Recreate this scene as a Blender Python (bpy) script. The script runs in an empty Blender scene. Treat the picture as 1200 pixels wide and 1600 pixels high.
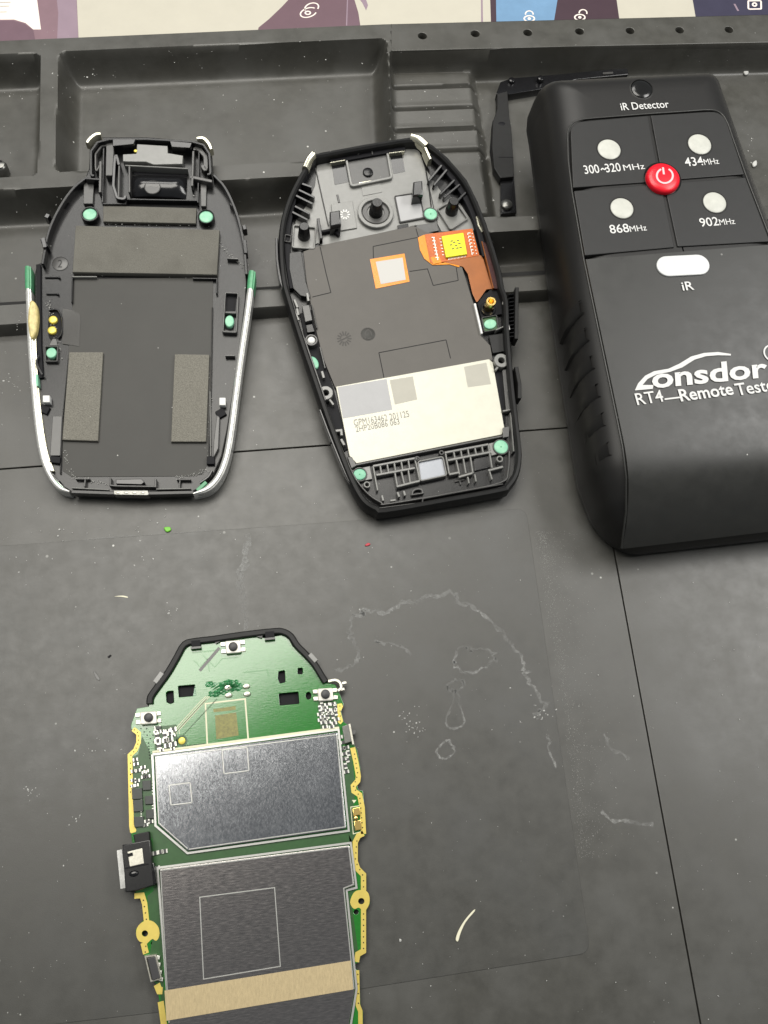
import bpy, math, random
import numpy as np
from mathutils import Vector, Matrix
random.seed(7); rng = np.random.default_rng(7)
scene = bpy.context.scene
C = scene.collection

# ------------------------------------------------------------------ camera (units: 1 = 1 cm)
FPX = 1400.0            # focal length in pixels of a 1200 x 1600 frame
DIST = 22.6
def _n(v): return v / np.linalg.norm(v)
_x = _n(np.array([12000., -1070., FPX]))
_y = np.array([-450., -3700., FPX]); _y = _n(_y - _x * _y.dot(_x))
_z = np.cross(_x, _y)
M = np.array([_x, _y, _z])                      # camera (x right, y down, z forward) -> world
CAM = -M @ np.array([0, 0, DIST])
cd = bpy.data.cameras.new('camera'); cam = bpy.data.objects.new('camera', cd); C.objects.link(cam)
cd.sensor_fit = 'VERTICAL'; cd.sensor_height = 24.0; cd.lens = FPX / 1600 * 24.0
cd.clip_start = 0.1; cd.clip_end = 1000
mw = Matrix.Identity(4)
for i in range(3):
    mw[i][0] = M[i][0]; mw[i][1] = -M[i][1]; mw[i][2] = -M[i][2]; mw[i][3] = CAM[i]
cam.matrix_world = mw
scene.camera = cam

# ------------------------------------------------------------------ light
w = bpy.data.worlds.new('World'); scene.world = w; w.use_nodes = True
w.node_tree.nodes['Background'].inputs[0].default_value = (0.90, 0.96, 1.0, 1)
w.node_tree.nodes['Background'].inputs[1].default_value = 0.19
def area(name, loc, target, sx, sy, power, col=(1, 1, 1)):
    l = bpy.data.lights.new(name, 'AREA'); l.shape = 'RECTANGLE'; l.size = sx; l.size_y = sy
    l.energy = power; l.color = col
    o = bpy.data.objects.new(name, l); C.objects.link(o); o.location = loc
    o.rotation_euler = (Vector(target) - Vector(loc)).to_track_quat('-Z', 'Y').to_euler()
    return o
NAD = CAM[:2].copy()
def ceiling(name, x, y, z, deg, sx, sy, power, col):        # panel hanging level, turned about the vertical
    o = area(name, (NAD[0] + x, NAD[1] + y, z), (NAD[0] + x, NAD[1] + y, 0), sx, sy, power, col)
    o.rotation_euler = (0, 0, math.radians(deg)); return o
ceiling('ceiling_panel_light', -8, 22.5, 50, 25, 48, 22, 28000, (1.0, 0.965, 0.89))
ceiling('far_ceiling_light', -2, 50, 52, 12, 44, 14, 15500, (1.0, 0.975, 0.92))
ceiling('right_ceiling_light', 41, 15, 46, 0, 20, 32, 22500, (1.0, 0.985, 0.95))
scene.view_settings.view_transform = 'Standard'; scene.view_settings.look = 'None'
scene.view_settings.exposure = 0.0; scene.view_settings.gamma = 1.0
scene.render.engine = 'CYCLES'
scene.cycles.use_denoising = True

# ------------------------------------------------------------------ frames: pixel of the survey photo -> point on a real plane
def ray(px, py): return M @ np.array([(px - 600) / FPX, (py - 800) / FPX, 1.0])
def at(px, py, z=0.0):
    d = ray(px, py); t = (z - CAM[2]) / d[2]; return CAM + d * t
class Frame:
    def __init__(s, a, b, c):
        A, B, Cc = (at(*q) for q in (a, b, c))
        s.o = A; s.ex = _n(B - A); s.ez = _n(np.cross(B - A, Cc - A)); s.ey = np.cross(s.ez, s.ex)
    def uv(s, px, py, h=0.0):
        d = ray(px, py); O = s.o + s.ez * h
        t = (O - CAM).dot(s.ez) / d.dot(s.ez); P = CAM + d * t - O
        return np.array([P.dot(s.ex), P.dot(s.ey)])
    def pts(s, L, h=0.0): return [s.uv(p[0], p[1], h) for p in L]
    def mat4(s):
        m = Matrix.Identity(4)
        for i in range(3):
            m[i][0] = s.ex[i]; m[i][1] = s.ey[i]; m[i][2] = s.ez[i]; m[i][3] = s.o[i]
        return m
class WorldFrame(Frame):
    def __init__(s):
        s.o = np.zeros(3); s.ex, s.ey, s.ez = np.eye(3)
W = WorldFrame()

# ------------------------------------------------------------------ materials
def srgb(r, g, b):
    f = lambda c: (c / 255 / 12.92) if c <= 10 else ((c / 255 + 0.055) / 1.055) ** 2.4
    return (f(r), f(g), f(b), 1)
def mat(name, col, rough=.5, metal=0., spec=.5, noise=0., nscale=6., bump=0., bscale=40., specks=0., sscale=14.,
        aniso=None, rnoise=0., coat=0., tint=None):
    m = bpy.data.materials.new(name); m.use_nodes = True
    nt = m.node_tree; b = nt.nodes['Principled BSDF']; L = nt.links
    N = nt.nodes.new
    b.inputs['Roughness'].default_value = rough; b.inputs['Metallic'].default_value = metal
    b.inputs['Specular IOR Level'].default_value = spec; b.inputs['Coat Weight'].default_value = coat
    b.inputs['Coat Roughness'].default_value = .15
    b.inputs['Base Color'].default_value = col
    tc = N('ShaderNodeTexCoord'); mp = N('ShaderNodeMapping'); L.new(tc.outputs['Object'], mp.inputs[0])
    if aniso: mp.inputs['Scale'].default_value = aniso
    cur = None
    if noise:
        n = N('ShaderNodeTexNoise'); n.inputs['Scale'].default_value = nscale; n.inputs['Detail'].default_value = 8
        n.inputs['Roughness'].default_value = .62
        L.new(mp.outputs[0], n.inputs['Vector'])
        r = N('ShaderNodeMapRange'); r.inputs[1].default_value = .25; r.inputs[2].default_value = .75
        r.inputs[3].default_value = 1 - noise; r.inputs[4].default_value = 1 + noise
        L.new(n.outputs[0], r.inputs[0])
        mx = N('ShaderNodeMix'); mx.data_type = 'RGBA'; mx.blend_type = 'MULTIPLY'; mx.inputs[0].default_value = 1
        mx.inputs[6].default_value = col; L.new(r.outputs[0], mx.inputs[7]); cur = mx.outputs[2]
        if rnoise:
            r2 = N('ShaderNodeMapRange'); r2.inputs[1].default_value = .25; r2.inputs[2].default_value = .75
            r2.inputs[3].default_value = max(.03, rough - rnoise); r2.inputs[4].default_value = rough + rnoise
            L.new(n.outputs[0], r2.inputs[0]); L.new(r2.outputs[0], b.inputs['Roughness'])
    if tint:                      # large soft cloud of a second colour
        n = N('ShaderNodeTexNoise'); n.inputs['Scale'].default_value = tint[1]; n.inputs['Detail'].default_value = 5
        L.new(tc.outputs['Object'], n.inputs['Vector'])
        r = N('ShaderNodeMapRange'); r.inputs[1].default_value = tint[2]; r.inputs[2].default_value = tint[3]
        L.new(n.outputs[0], r.inputs[0])
        mx = N('ShaderNodeMix'); mx.data_type = 'RGBA'; L.new(r.outputs[0], mx.inputs[0])
        if cur: L.new(cur, mx.inputs[6])
        else: mx.inputs[6].default_value = col
        mx.inputs[7].default_value = tint[0]; cur = mx.outputs[2]
    if specks:                    # settled dust: sparse pale points
        v = N('ShaderNodeTexVoronoi'); v.inputs['Scale'].default_value = sscale; L.new(tc.outputs['Object'], v.inputs['Vector'])
        sp = N('ShaderNodeSeparateColor'); L.new(v.outputs['Color'], sp.inputs[0])
        t = N('ShaderNodeMapRange'); t.inputs[1].default_value = 1 - specks; t.inputs[2].default_value = 1.0
        t.inputs[3].default_value = 0; t.inputs[4].default_value = .16; L.new(sp.outputs[0], t.inputs[0])
        lt = N('ShaderNodeMath'); lt.operation = 'LESS_THAN'; L.new(v.outputs['Distance'], lt.inputs[0]); L.new(t.outputs[0], lt.inputs[1])
        ml = N('ShaderNodeMath'); ml.operation = 'MULTIPLY'; L.new(lt.outputs[0], ml.inputs[0]); L.new(sp.outputs[1], ml.inputs[1])
        mx = N('ShaderNodeMix'); mx.data_type = 'RGBA'; L.new(ml.outputs[0], mx.inputs[0])
        if cur: L.new(cur, mx.inputs[6])
        else: mx.inputs[6].default_value = col
        mx.inputs[7].default_value = (.55, .55, .52, 1); cur = mx.outputs[2]
    if cur: L.new(cur, b.inputs['Base Color'])
    if bump:
        n = N('ShaderNodeTexNoise'); n.inputs['Scale'].default_value = bscale; n.inputs['Detail'].default_value = 4
        L.new(mp.outputs[0], n.inputs['Vector'])
        bp = N('ShaderNodeBump'); bp.inputs['Strength'].default_value = bump; bp.inputs['Distance'].default_value = .02
        L.new(n.outputs[0], bp.inputs['Height']); L.new(bp.outputs[0], b.inputs['Normal'])
    return m
def dust_mat(name, col, lo, hi, scale=18.):
    m = bpy.data.materials.new(name); m.use_nodes = True; nt = m.node_tree; N = nt.nodes.new; L = nt.links
    b = nt.nodes['Principled BSDF']; b.inputs['Base Color'].default_value = col; b.inputs['Roughness'].default_value = .9
    tc = N('ShaderNodeTexCoord'); n = N('ShaderNodeTexNoise'); n.inputs['Scale'].default_value = scale; n.inputs['Detail'].default_value = 6
    n.inputs['Roughness'].default_value = .7
    L.new(tc.outputs['Object'], n.inputs['Vector'])
    r = N('ShaderNodeMapRange'); r.inputs[1].default_value = lo; r.inputs[2].default_value = hi; L.new(n.outputs[0], r.inputs[0])
    n2 = N('ShaderNodeTexNoise'); n2.inputs['Scale'].default_value = 1.3; L.new(tc.outputs['Object'], n2.inputs['Vector'])
    r2 = N('ShaderNodeMapRange'); r2.inputs[1].default_value = .38; r2.inputs[2].default_value = .62; r2.inputs[3].default_value = .18; r2.inputs[4].default_value = .85; L.new(n2.outputs[0], r2.inputs[0])
    mm = N('ShaderNodeMath'); mm.operation = 'MULTIPLY'; L.new(r.outputs[0], mm.inputs[0]); L.new(r2.outputs[0], mm.inputs[1]); L.new(mm.outputs[0], b.inputs['Alpha'])
    return m

G = {}
G['silicone'] = mat('silicone', (.053, .0515, .0445, 1), .42, spec=.62, rnoise=.07, noise=.16, nscale=2.2, bump=.10, bscale=55, specks=.05, sscale=5,
                    tint=((.072, .071, .065, 1), .55, .42, .72))
G['silicone_pad'] = mat('silicone_pad', (.0505, .0495, .0435, 1), .42, spec=.60, rnoise=.07, noise=.16, nscale=2.6, bump=.12, bscale=60, specks=.06, sscale=4.5,
                    tint=((.060, .060, .056, 1), .5, .45, .75))
G['groove'] = mat('groove_dark', (.012, .012, .012, 1), .8)
G['table'] = mat('table_white', (.70, .68, .63, 1), .5, noise=.03, nscale=3)
G['paper'] = mat('glossy_paper', (.50, .475, .40, 1), .35, noise=.03, nscale=1.5)
G['ink_purple'] = mat('ink_purple', srgb(128, 104, 112), .35, noise=.06, nscale=2)
G['ink_purple_dark'] = mat('ink_purple_dark', srgb(108, 86, 96), .35, noise=.06, nscale=2)
G['ink_violet'] = mat('ink_violet', srgb(142, 124, 136), .35, noise=.06, nscale=2)
G['ink_brown'] = mat('ink_brown', srgb(104, 82, 90), .35, noise=.05, nscale=2)
G['ink_blue'] = mat('ink_blue', srgb(110, 145, 178), .35, noise=.12, nscale=1.2)
G['ink_plum'] = mat('ink_plum', srgb(68, 52, 60), .35, noise=.05, nscale=2)
G['ink_navy'] = mat('ink_navy', srgb(58, 56, 74), .35, noise=.08, nscale=2)
G['ink_pale'] = mat('ink_pale', srgb(232, 222, 214), .4)
G['black'] = mat('black_plastic', (.0085, .0085, .009, 1), .27, spec=.42, noise=.25, nscale=5, bump=.04, bscale=60, specks=.10, sscale=9)
G['black_gloss'] = mat('black_gloss_plastic', (.007, .007, .008, 1), .17, spec=.55, noise=.2, nscale=5)
G['black_matte'] = mat('black_matte_plastic', (.013, .013, .013, 1), .5, spec=.3, noise=.2, nscale=6, bump=.04, bscale=90)
G['deep'] = mat('deep_black', (.006, .006, .008, 1), .6, spec=.2)
G['grey_plastic'] = mat('grey_plastic', (.060, .059, .057, 1), .38, spec=.7, noise=.12, nscale=6, specks=.05, sscale=9)
G['sheen_grey_plastic'] = mat('sheen_grey_plastic', (.17, .17, .16, 1), .34, spec=.8, noise=.10, nscale=5, specks=.05, sscale=9)  # pale grey parts; on black parts the grey paints in their sheen
G['film'] = mat('dark_film', (.046, .045, .041, 1), .50, spec=.30, noise=.08, nscale=1.2, specks=.02, sscale=7)
G['film_warm'] = mat('warm_film', (.095, .088, .079, 1), .52, spec=.4, noise=.07, nscale=1.5, specks=.03, sscale=7)
G['foam'] = mat('grey_foam', (.150, .145, .128, 1), .95, spec=.1, noise=.22, nscale=38, bump=.9, bscale=42, specks=.05, sscale=12, tint=((.122, .117, .103, 1), 1.3, .45, .75))
G['foam_light'] = mat('grey_foam_light', (.19, .182, .157, 1), .95, spec=.1, noise=.38, nscale=34, bump=1.0, bscale=36, specks=.05, sscale=12)
G['chrome'] = mat('satin_chrome', (.56, .56, .54, 1), .26, metal=.40, rnoise=.08, noise=.04, nscale=6)
G['chrome_yellow'] = mat('bright_plated_edge', (.62, .60, .48, 1), .25, metal=.8)
G['green_dot'] = mat('mint_heat_stake', srgb(122, 186, 155), .45, noise=.12, nscale=10, tint=(srgb(150, 205, 172), 4, .45, .7))
G['green_paint'] = mat('green_paint', srgb(80, 150, 108), .4, noise=.2, nscale=8)
G['gold'] = mat('gold_contact', (.80, .66, .12, 1), .35, metal=.35)
G['gold_edge'] = mat('gold_edge_plating', (.66, .52, .12, 1), .38, metal=.35, noise=.08, nscale=6)
G['code_gold'] = mat('etched_gold', (.20, .19, .045, 1), .4, noise=.5, nscale=22)
G['brass'] = mat('brass', (.80, .58, .20, 1), .25, metal=1.)
G['white_clip'] = mat('white_nylon', (.72, .72, .70, 1), .4)
G['glue'] = mat('yellowed_glue', (.60, .50, .22, 1), .35, noise=.3, nscale=9, bump=.5, bscale=12)
G['stamp_ink'] = mat('stamp_ink', (.050, .046, .042, 1), .6)
G['tape_clear'] = mat('clear_tape', (.062, .060, .056, 1), .14, spec=.6)
G['silver_plate'] = mat('aluminium_plate', (.53, .52, .44, 1), .42, metal=.25, noise=.06, nscale=3)
G['sticker_grey'] = mat('sticker_grey', (.38, .38, .385, 1), .5, noise=.04, nscale=3)
G['sticker_cream'] = mat('sticker_cream', (.40, .385, .33, 1), .5, noise=.04, nscale=3)
G['print_grey'] = mat('print_grey', (.30, .29, .26, 1), .6)
G['print_black'] = mat('print_black', (.05, .045, .04, 1), .6)
G['orange'] = mat('kapton_orange', srgb(226, 138, 8), .28, noise=.12, nscale=3, coat=.1)
G['orange_red'] = mat('kapton_red', srgb(190, 92, 18), .3, noise=.16, nscale=4, coat=.1)
G['copper_flex'] = mat('copper_flex', srgb(146, 86, 40), .34, metal=.25, noise=.16, nscale=2, coat=.1)
G['maroon'] = mat('maroon_flex_edge', srgb(58, 16, 14), .25)
G['yellow_chip'] = mat('yellow_chip', srgb(222, 218, 10), .35, noise=.05, nscale=6)
G['paper_white'] = mat('label_white', (.50, .49, .465, 1), .5)
G['lens_white'] = mat('milky_lens', (.50, .505, .46, 1), .42, noise=.10, nscale=5, spec=.5)
G['window_white'] = mat('milky_window', (.60, .61, .61, 1), .3, noise=.03, nscale=3)
G['clear_grey'] = mat('frosted_window', (.36, .38, .42, 1), .25, noise=.05, nscale=4)
G['red'] = mat('red_button', (.72, .006, .02, 1), .32, spec=.5)
G['ink_white'] = mat('white_ink', (.62, .62, .61, 1), .5)
G['ink_pink'] = mat('pale_pink_ink', (.80, .50, .52, 1), .5)
G['tester_body'] = mat('soft_touch_black', (.010, .0095, .009, 1), .46, spec=.40, noise=.10, nscale=3, bump=.03, bscale=110, specks=.02, sscale=4)
G['tester_panel'] = mat('tester_panel_black', (.024, .024, .022, 1), .40, spec=.52, noise=.10, nscale=2.2, rnoise=.07, bump=.035, bscale=110, specks=.06, sscale=4)
G['tester_upper_dim'] = mat('tester_panel_black_dim', (.017, .017, .017, 1), .48, spec=.40, noise=.10, nscale=3, bump=.035, bscale=110, specks=.04, sscale=4.6)  # panel black darkened: the upper panels' weaker reflection is put into the colour
G['tester_gloss'] = mat('tester_gloss_black', (.008, .008, .008, 1), .18, spec=.5)
G['pcb'] = mat('green_solder_mask', (.014, .165, .016, 1), .15, spec=.95, noise=.14, nscale=9, bump=.05, bscale=9, aniso=(1, 5, 1))
G['pcb_dark'] = mat('dark_green_solder_mask', (.026, .085, .022, 1), .34, spec=.5, noise=.15, nscale=9)
G['pcb_core'] = mat('pcb_core', (.25, .24, .10, 1), .6)
G['shield'] = mat('tinned_shield', (.40, .41, .43, 1), .17, metal=1., noise=.13, nscale=22, rnoise=.05, bump=.012, bscale=60, aniso=(1.6, .8, 1), tint=((.50, .51, .53, 1), 1.4, .48, .75))
G['shield_low'] = mat('brushed_shield', (.40, .37, .355, 1), .19, metal=1., noise=.15, nscale=6, rnoise=.06, bump=.035, bscale=14, aniso=(1, 7, 1))
G['shield_edge'] = mat('bright_tin_edge', (.58, .58, .55, 1), .3, metal=.6)
G['tan_tape'] = mat('tan_tape', srgb(180, 162, 124), .55, noise=.16, nscale=8, aniso=(4, 1, 1), bump=.2, bscale=22)
G['switch_body'] = mat('switch_cream', (.66, .64, .58, 1), .35, metal=.2, noise=.05, nscale=8)
G['switch_pin'] = mat('solder_tin', (.62, .60, .52, 1), .3, metal=.75, noise=.2, nscale=20)
G['knob'] = mat('dark_grey_actuator', (.035, .035, .037, 1), .45)
G['chip'] = mat('chip_epoxy', (.035, .040, .036, 1), .42, noise=.2, nscale=12)
G['smd_body'] = mat('smd_body', (.05, .05, .05, 1), .45)
G['smd_end'] = mat('smd_terminal', (.70, .70, .64, 1), .3, metal=.5)
G['silk'] = mat('cream_silkscreen', (.72, .70, .50, 1), .55)
G['solder_green'] = mat('flux_green', (.035, .20, .07, 1), .12, spec=.9, noise=.4, nscale=14, bump=1.0, bscale=11)
G['dust'] = mat('dust_white', (.50, .50, .48, 1), .8)
G['dust_soft'] = mat('dust_grey', (.40, .40, .38, 1), .9)
G['stain'] = dust_mat('dried_mineral', (.34, .34, .33, 1), .36, .70, 14)
G['stain_soft'] = dust_mat('dust_film', (.34, .34, .32, 1), .47, .78, 26)
G['fibre'] = mat('pale_fibre', (.75, .72, .55, 1), .6)
G['speck_red'] = mat('red_crumb', (.45, .03, .05, 1), .5)
G['speck_green'] = mat('green_crumb', (.16, .50, .04, 1), .5)
G['metal_dark'] = mat('dark_metal', (.16, .16, .15, 1), .3, metal=.8, noise=.2, nscale=8)

# ------------------------------------------------------------------ mesh helpers
def link(name, me, m, parent=None, smooth=True, ang=32, label=None):
    me.name = name
    if not len(me.materials): me.materials.append(m)
    if smooth and len(me.polygons):
        me.polygons.foreach_set('use_smooth', [True] * len(me.polygons))
        me.set_sharp_from_angle(angle=math.radians(ang))
    o = bpy.data.objects.new(name, me); C.objects.link(o)
    if parent is not None: o.parent = parent
    if label: o['label'] = label
    return o
def meshdata(verts, faces):
    me = bpy.data.meshes.new('m'); me.from_pydata([tuple(map(float, v)) for v in verts], [], faces); me.update(); return me
def tag(o, label, cat, group=None, kind=None):
    o['label'] = label; o['category'] = cat
    if group: o['group'] = group
    if kind: o['kind'] = kind
    return o
def struct(o, label=None):
    o['kind'] = 'structure'
    if label: o['label'] = label
    return o
def thing(name, fr, label, cat, group=None):
    o = bpy.data.objects.new(name, None); C.objects.link(o); o.matrix_world = fr.mat4(); o.empty_display_size = .5
    return tag(o, label, cat, group)
def fillet(P, r, n=5):
    P = [np.array(p, float) for p in P]; out = []; k = len(P)
    for i in range(k):
        a, b, c = P[i - 1], P[i], P[(i + 1) % k]
        ri = r[i] if isinstance(r, (list, tuple)) else r
        u, v = a - b, c - b; lu, lv = np.linalg.norm(u), np.linalg.norm(v)
        if ri <= 0 or lu < 1e-6 or lv < 1e-6: out.append(b); continue
        u, v = u / lu, v / lv; ang = math.acos(max(-1, min(1, u.dot(v))))
        if ang > 3.1: out.append(b); continue
        d = min(ri / math.tan(ang / 2), lu * .48, lv * .48)
        p0, p1 = b + u * d, b + v * d
        for j in range(n + 1):
            t = j / n; out.append((1 - t) ** 2 * p0 + 2 * t * (1 - t) * b + t * t * p1)
    return out
def smoothline(P, n=5, closed=False):
    P = [np.array(p, float) for p in P]; k = len(P); out = []
    for i in range(k if closed else k - 1):
        p1, p2 = P[i], P[(i + 1) % k]
        p0 = P[i - 1] if (closed or i > 0) else 2 * p1 - p2
        p3 = P[(i + 2) % k] if (closed or i + 2 < k) else 2 * p2 - p1
        for j in range(n):
            t = j / n
            out.append(.5 * ((2 * p1) + (-p0 + p2) * t + (2 * p0 - 5 * p1 + 4 * p2 - p3) * t * t + (-p0 + 3 * p1 - 3 * p2 + p3) * t ** 3))
    if not closed: out.append(P[-1])
    return out
def plate_mesh(outer, h0, h1, holes=(), bev=0., bres=1):
    cu = bpy.data.curves.new('tmp', 'CURVE'); cu.dimensions = '2D'; cu.fill_mode = 'BOTH'
    bev = min(bev, (h1 - h0) * .49)
    cu.extrude = max((h1 - h0) / 2 - bev, 0); cu.bevel_depth = bev; cu.bevel_resolution = bres; cu.offset = -bev
    for loop in [outer] + list(holes):
        s = cu.splines.new('POLY'); s.points.add(len(loop) - 1); s.use_cyclic_u = True
        s.points.foreach_set('co', [c for p in loop for c in (float(p[0]), float(p[1]), 0., 1.)])
    ob = bpy.data.objects.new('tmp', cu)
    me = bpy.data.meshes.new_from_object(ob)
    bpy.data.objects.remove(ob); bpy.data.curves.remove(cu)
    me.transform(Matrix.Translation((0, 0, (h0 + h1) / 2)))
    me.materials.clear()
    return me
def plate(name, m, fr, par, px, h0, h1, r=0., holes=(), bev=.012, sm=0, label=None, ang=32):
    P = fr.pts(px, h1)
    if sm: P = smoothline(P, sm, True)
    elif r: P = fillet(P, r)
    H = []
    for hl in holes: H.append(hl if isinstance(hl[0], np.ndarray) else fillet(fr.pts(hl, h1), .03))
    return link(name, plate_mesh(P, h0, h1, H, bev), m, par, label=label, ang=ang)
def sweep_mesh(P, prof, closed=False, scale=None, cap=True):
    """sweep a profile [(side, height)...] along a 2-D line"""
    P = [np.array(p, float) for p in P]; k = len(P); n = len(prof); V = []; F = []
    for i in range(k):
        a = P[i - 1] if (closed or i) else None; c = P[(i + 1) % k] if (closed or i < k - 1) else None
        d1 = _n(P[i] - a) if a is not None and np.linalg.norm(P[i] - a) > 1e-9 else None
        d2 = _n(c - P[i]) if c is not None and np.linalg.norm(c - P[i]) > 1e-9 else None
        if d1 is None: d1 = d2
        if d2 is None: d2 = d1
        n1 = np.array([-d1[1], d1[0]]); n2 = np.array([-d2[1], d2[0]])
        mv = n1 + n2; l = np.linalg.norm(mv); mv = mv / l if l > 1e-6 else n1
        mv = mv / max(.45, mv.dot(n1))
        s = scale[i] if scale is not None else 1.
        for (u, h) in prof: V.append((P[i][0] + mv[0] * u * s, P[i][1] + mv[1] * u * s, h))
    for i in range(k if closed else k - 1):
        j = (i + 1) % k
        for q in range(n):
            q2 = (q + 1) % n
            F.append((i * n + q, i * n + q2, j * n + q2, j * n + q))
    if not closed and cap:
        F.append(tuple(range(n))[::-1]); F.append(tuple((k - 1) * n + q for q in range(n)))
    me = meshdata(V, F)
    # make the normals point outwards
    import bmesh
    bm = bmesh.new(); bm.from_mesh(me); bmesh.ops.recalc_face_normals(bm, faces=bm.faces); bm.to_mesh(me); bm.free()
    return me
def wprof(t, h0, h1, b=.012):
    b = min(b, t * .4, (h1 - h0) * .4)
    return [(-t / 2, h0), (-t / 2, h1 - b), (-t / 2 + b, h1), (t / 2 - b, h1), (t / 2, h1 - b), (t / 2, h0)]
def wall(name, m, fr, par, px, t, h0, h1, closed=False, sm=0, r=0, b=.012, label=None):
    P = fr.pts(px, h1)
    if sm: P = smoothline(P, sm, closed)
    elif r: P = fillet(P, r)
    return link(name, sweep_mesh(P, wprof(t, h0, h1, b), closed), m, par, label=label)
def lathe_mesh(cx, cy, prof, n=24, sx=1., sy=1., rot=0.):
    V = []; F = []; k = len(prof); c, s = math.cos(rot), math.sin(rot)
    for (r, h) in prof:
        for j in range(n):
            a = 2 * math.pi * j / n; x, y = r * math.cos(a) * sx, r * math.sin(a) * sy
            V.append((cx + x * c - y * s, cy + x * s + y * c, h))
    for i in range(k - 1):
        for j in range(n):
            j2 = (j + 1) % n; F.append((i * n + j, i * n + j2, (i + 1) * n + j2, (i + 1) * n + j))
    F.append(tuple((k - 1) * n + j for j in range(n)))
    return meshdata(V, F)
def disc(name, m, fr, par, px, py, rpx, h0, h1, b=.02, n=24, ry=None, rot=0., dome=0., label=None):
    c = fr.uv(px, py, h1); r = np.linalg.norm(fr.uv(px + rpx, py, h1) - c); sy = (ry / rpx) if ry else 1.
    pr = [(r, h0), (r, h1 - b), (r - b * .4, h1 - b * .35), (r - b, h1)]
    if dome: pr += [(r * .75, h1 + dome * .45), (r * .5, h1 + dome * .75), (r * .25, h1 + dome * .95), (r * .02, h1 + dome)]
    return link(name, lathe_mesh(c[0], c[1], pr, n, 1, sy, rot), m, par, ang=50, label=label)
def ring(name, m, fr, par, px, py, ro, ri, h0, h1, n=26, b=.012):
    c = fr.uv(px, py, h1); s = np.linalg.norm(fr.uv(px + 10, py, h1) - c) / 10; ro *= s; ri *= s
    me = lathe_mesh(c[0], c[1], [(ro, h0), (ro, h1 - b), (ro - b, h1), (ri + b, h1), (ri, h1 - b), (ri, h0)], n)
    return link(name, me, m, par, ang=40)
def boxes_mesh(L):
    """L: list of (cx, cy, w, d, h0, h1, rot)"""
    V = []; F = []
    for (cx, cy, w_, d_, h0, h1, a) in L:
        c, s = math.cos(a), math.sin(a); k = len(V)
        for h in (h0, h1):
            for (u, v) in ((-1, -1), (1, -1), (1, 1), (-1, 1)):
                x, y = u * w_ / 2, v * d_ / 2; V.append((cx + x * c - y * s, cy + x * s + y * c, h))
        F += [(k, k + 3, k + 2, k + 1), (k + 4, k + 5, k + 6, k + 7)] + [(k + i, k + (i + 1) % 4, k + 4 + (i + 1) % 4, k + 4 + i) for i in range(4)]
    return meshdata(V, F)
def quadpts(cx, cy, w_, d_, deg=0.):
    a = math.radians(deg); c, s = math.cos(a), math.sin(a)
    return [(cx + x * c - y * s, cy + x * s + y * c) for (x, y) in ((-w_ / 2, -d_ / 2), (w_ / 2, -d_ / 2), (w_ / 2, d_ / 2), (-w_ / 2, d_ / 2))]
def text(name, s, m, fr, par, p0, p1, cap, h, bold=0., shear=0., th=.006, label=None):
    """lettering whose baseline runs from pixel p0 to p1; cap = pixel height of a capital"""
    cu = bpy.data.curves.new('t', 'FONT'); cu.body = s; cu.size = 1; cu.offset = bold; cu.shear = shear; cu.resolution_u = 3
    ob = bpy.data.objects.new('t', cu); me = bpy.data.meshes.new_from_object(ob); bpy.data.objects.remove(ob)
    co = np.empty(len(me.vertices) * 3); me.vertices.foreach_get('co', co); co = co.reshape(-1, 3)
    a, b = fr.uv(*p0, h), fr.uv(*p1, h)
    L_ = np.linalg.norm(b - a); ux = (b - a) / L_; uy = np.array([-ux[1], ux[0]])
    pxs = np.linalg.norm(fr.uv(p0[0], p0[1] - 10, h) - a) / 10
    x = (co[:, 0] - co[:, 0].min()) / np.ptp(co[:, 0]) * L_; y = co[:, 1] / .69 * cap * pxs
    out = np.stack([a[0] + ux[0] * x + uy[0] * y, a[1] + ux[1] * x + uy[1] * y, np.full(len(x), h + th)], 1)
    me.vertices.foreach_set('co', out.ravel()); me.update(); me.materials.clear()
    return link(name, me, m, par, smooth=False, label=label)

# ================================================================== SETTING: table, printed sheet, mat
t0 = at(600, 700)
tb = link('table_top', boxes_mesh([(0, 6, 60, 70, -1.6, -.56, 0)]), G['table'])
struct(tb, 'white table top under the black mat')

# ---- printed sheet behind the mat
ps = thing('printed_sheet', W, 'cream printed sheet with purple, blue and navy key pictures, lying behind the mat', 'printed sheet')
ZP = -.54
def flat(name, m, px, z, par, r=0., sm=0):
    return plate(name, m, W, par, px, z - .003, z, r=r, bev=0, sm=sm)
plate('paper', G['paper'], W, ps, [(-160, 120), (-160, -330), (1500, -330), (1500, 90)], ZP - .02, ZP, bev=0)
k1 = flat('printed_key', G['ink_purple'], [(-80, 110), (124, 90), (120, 0), (108, -90), (-80, -110)], ZP + .005, ps, r=.2)
flat('key_edge', G['ink_violet'], [(88, 95), (124, 92), (119.5, 0), (112, -60), (82, -60), (91, 20)], ZP + .009, k1)
flat('key_arch', G['ink_purple_dark'], [(-80, 90), (60, 90), (52, 47), (38, 37), (20, 32), (-20, 33), (-80, 34)], ZP + .013, k1)
flat('key_label', G['ink_pale'], [(-80, -40), (52, -40), (58, 0), (64, 46), (52, 46), (40, 36), (22, 30.5), (-20, 31), (-80, 32)], ZP + .009, k1)
for yy in (4, 10, 19): flat('fine_print', G['print_grey'], [(-20, yy), (18 - yy * .4, yy - 1), (18 - yy * .4, yy - .2), (-20, yy + .9)], ZP + .013, k1)
k2 = flat('printed_key', G['ink_brown'], [(398, 70), (404, 43), (420, 30), (440, 11), (452, -2), (470, -30), (545, -60), (553, -3), (560, 20), (566, 60)], ZP + .005, ps)
flat('key_edge', G['ink_purple_dark'], [(545, -40), (552.5, -3), (559, 20), (564, 55), (541, 55), (543, 10)], ZP + .009, k2)
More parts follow.
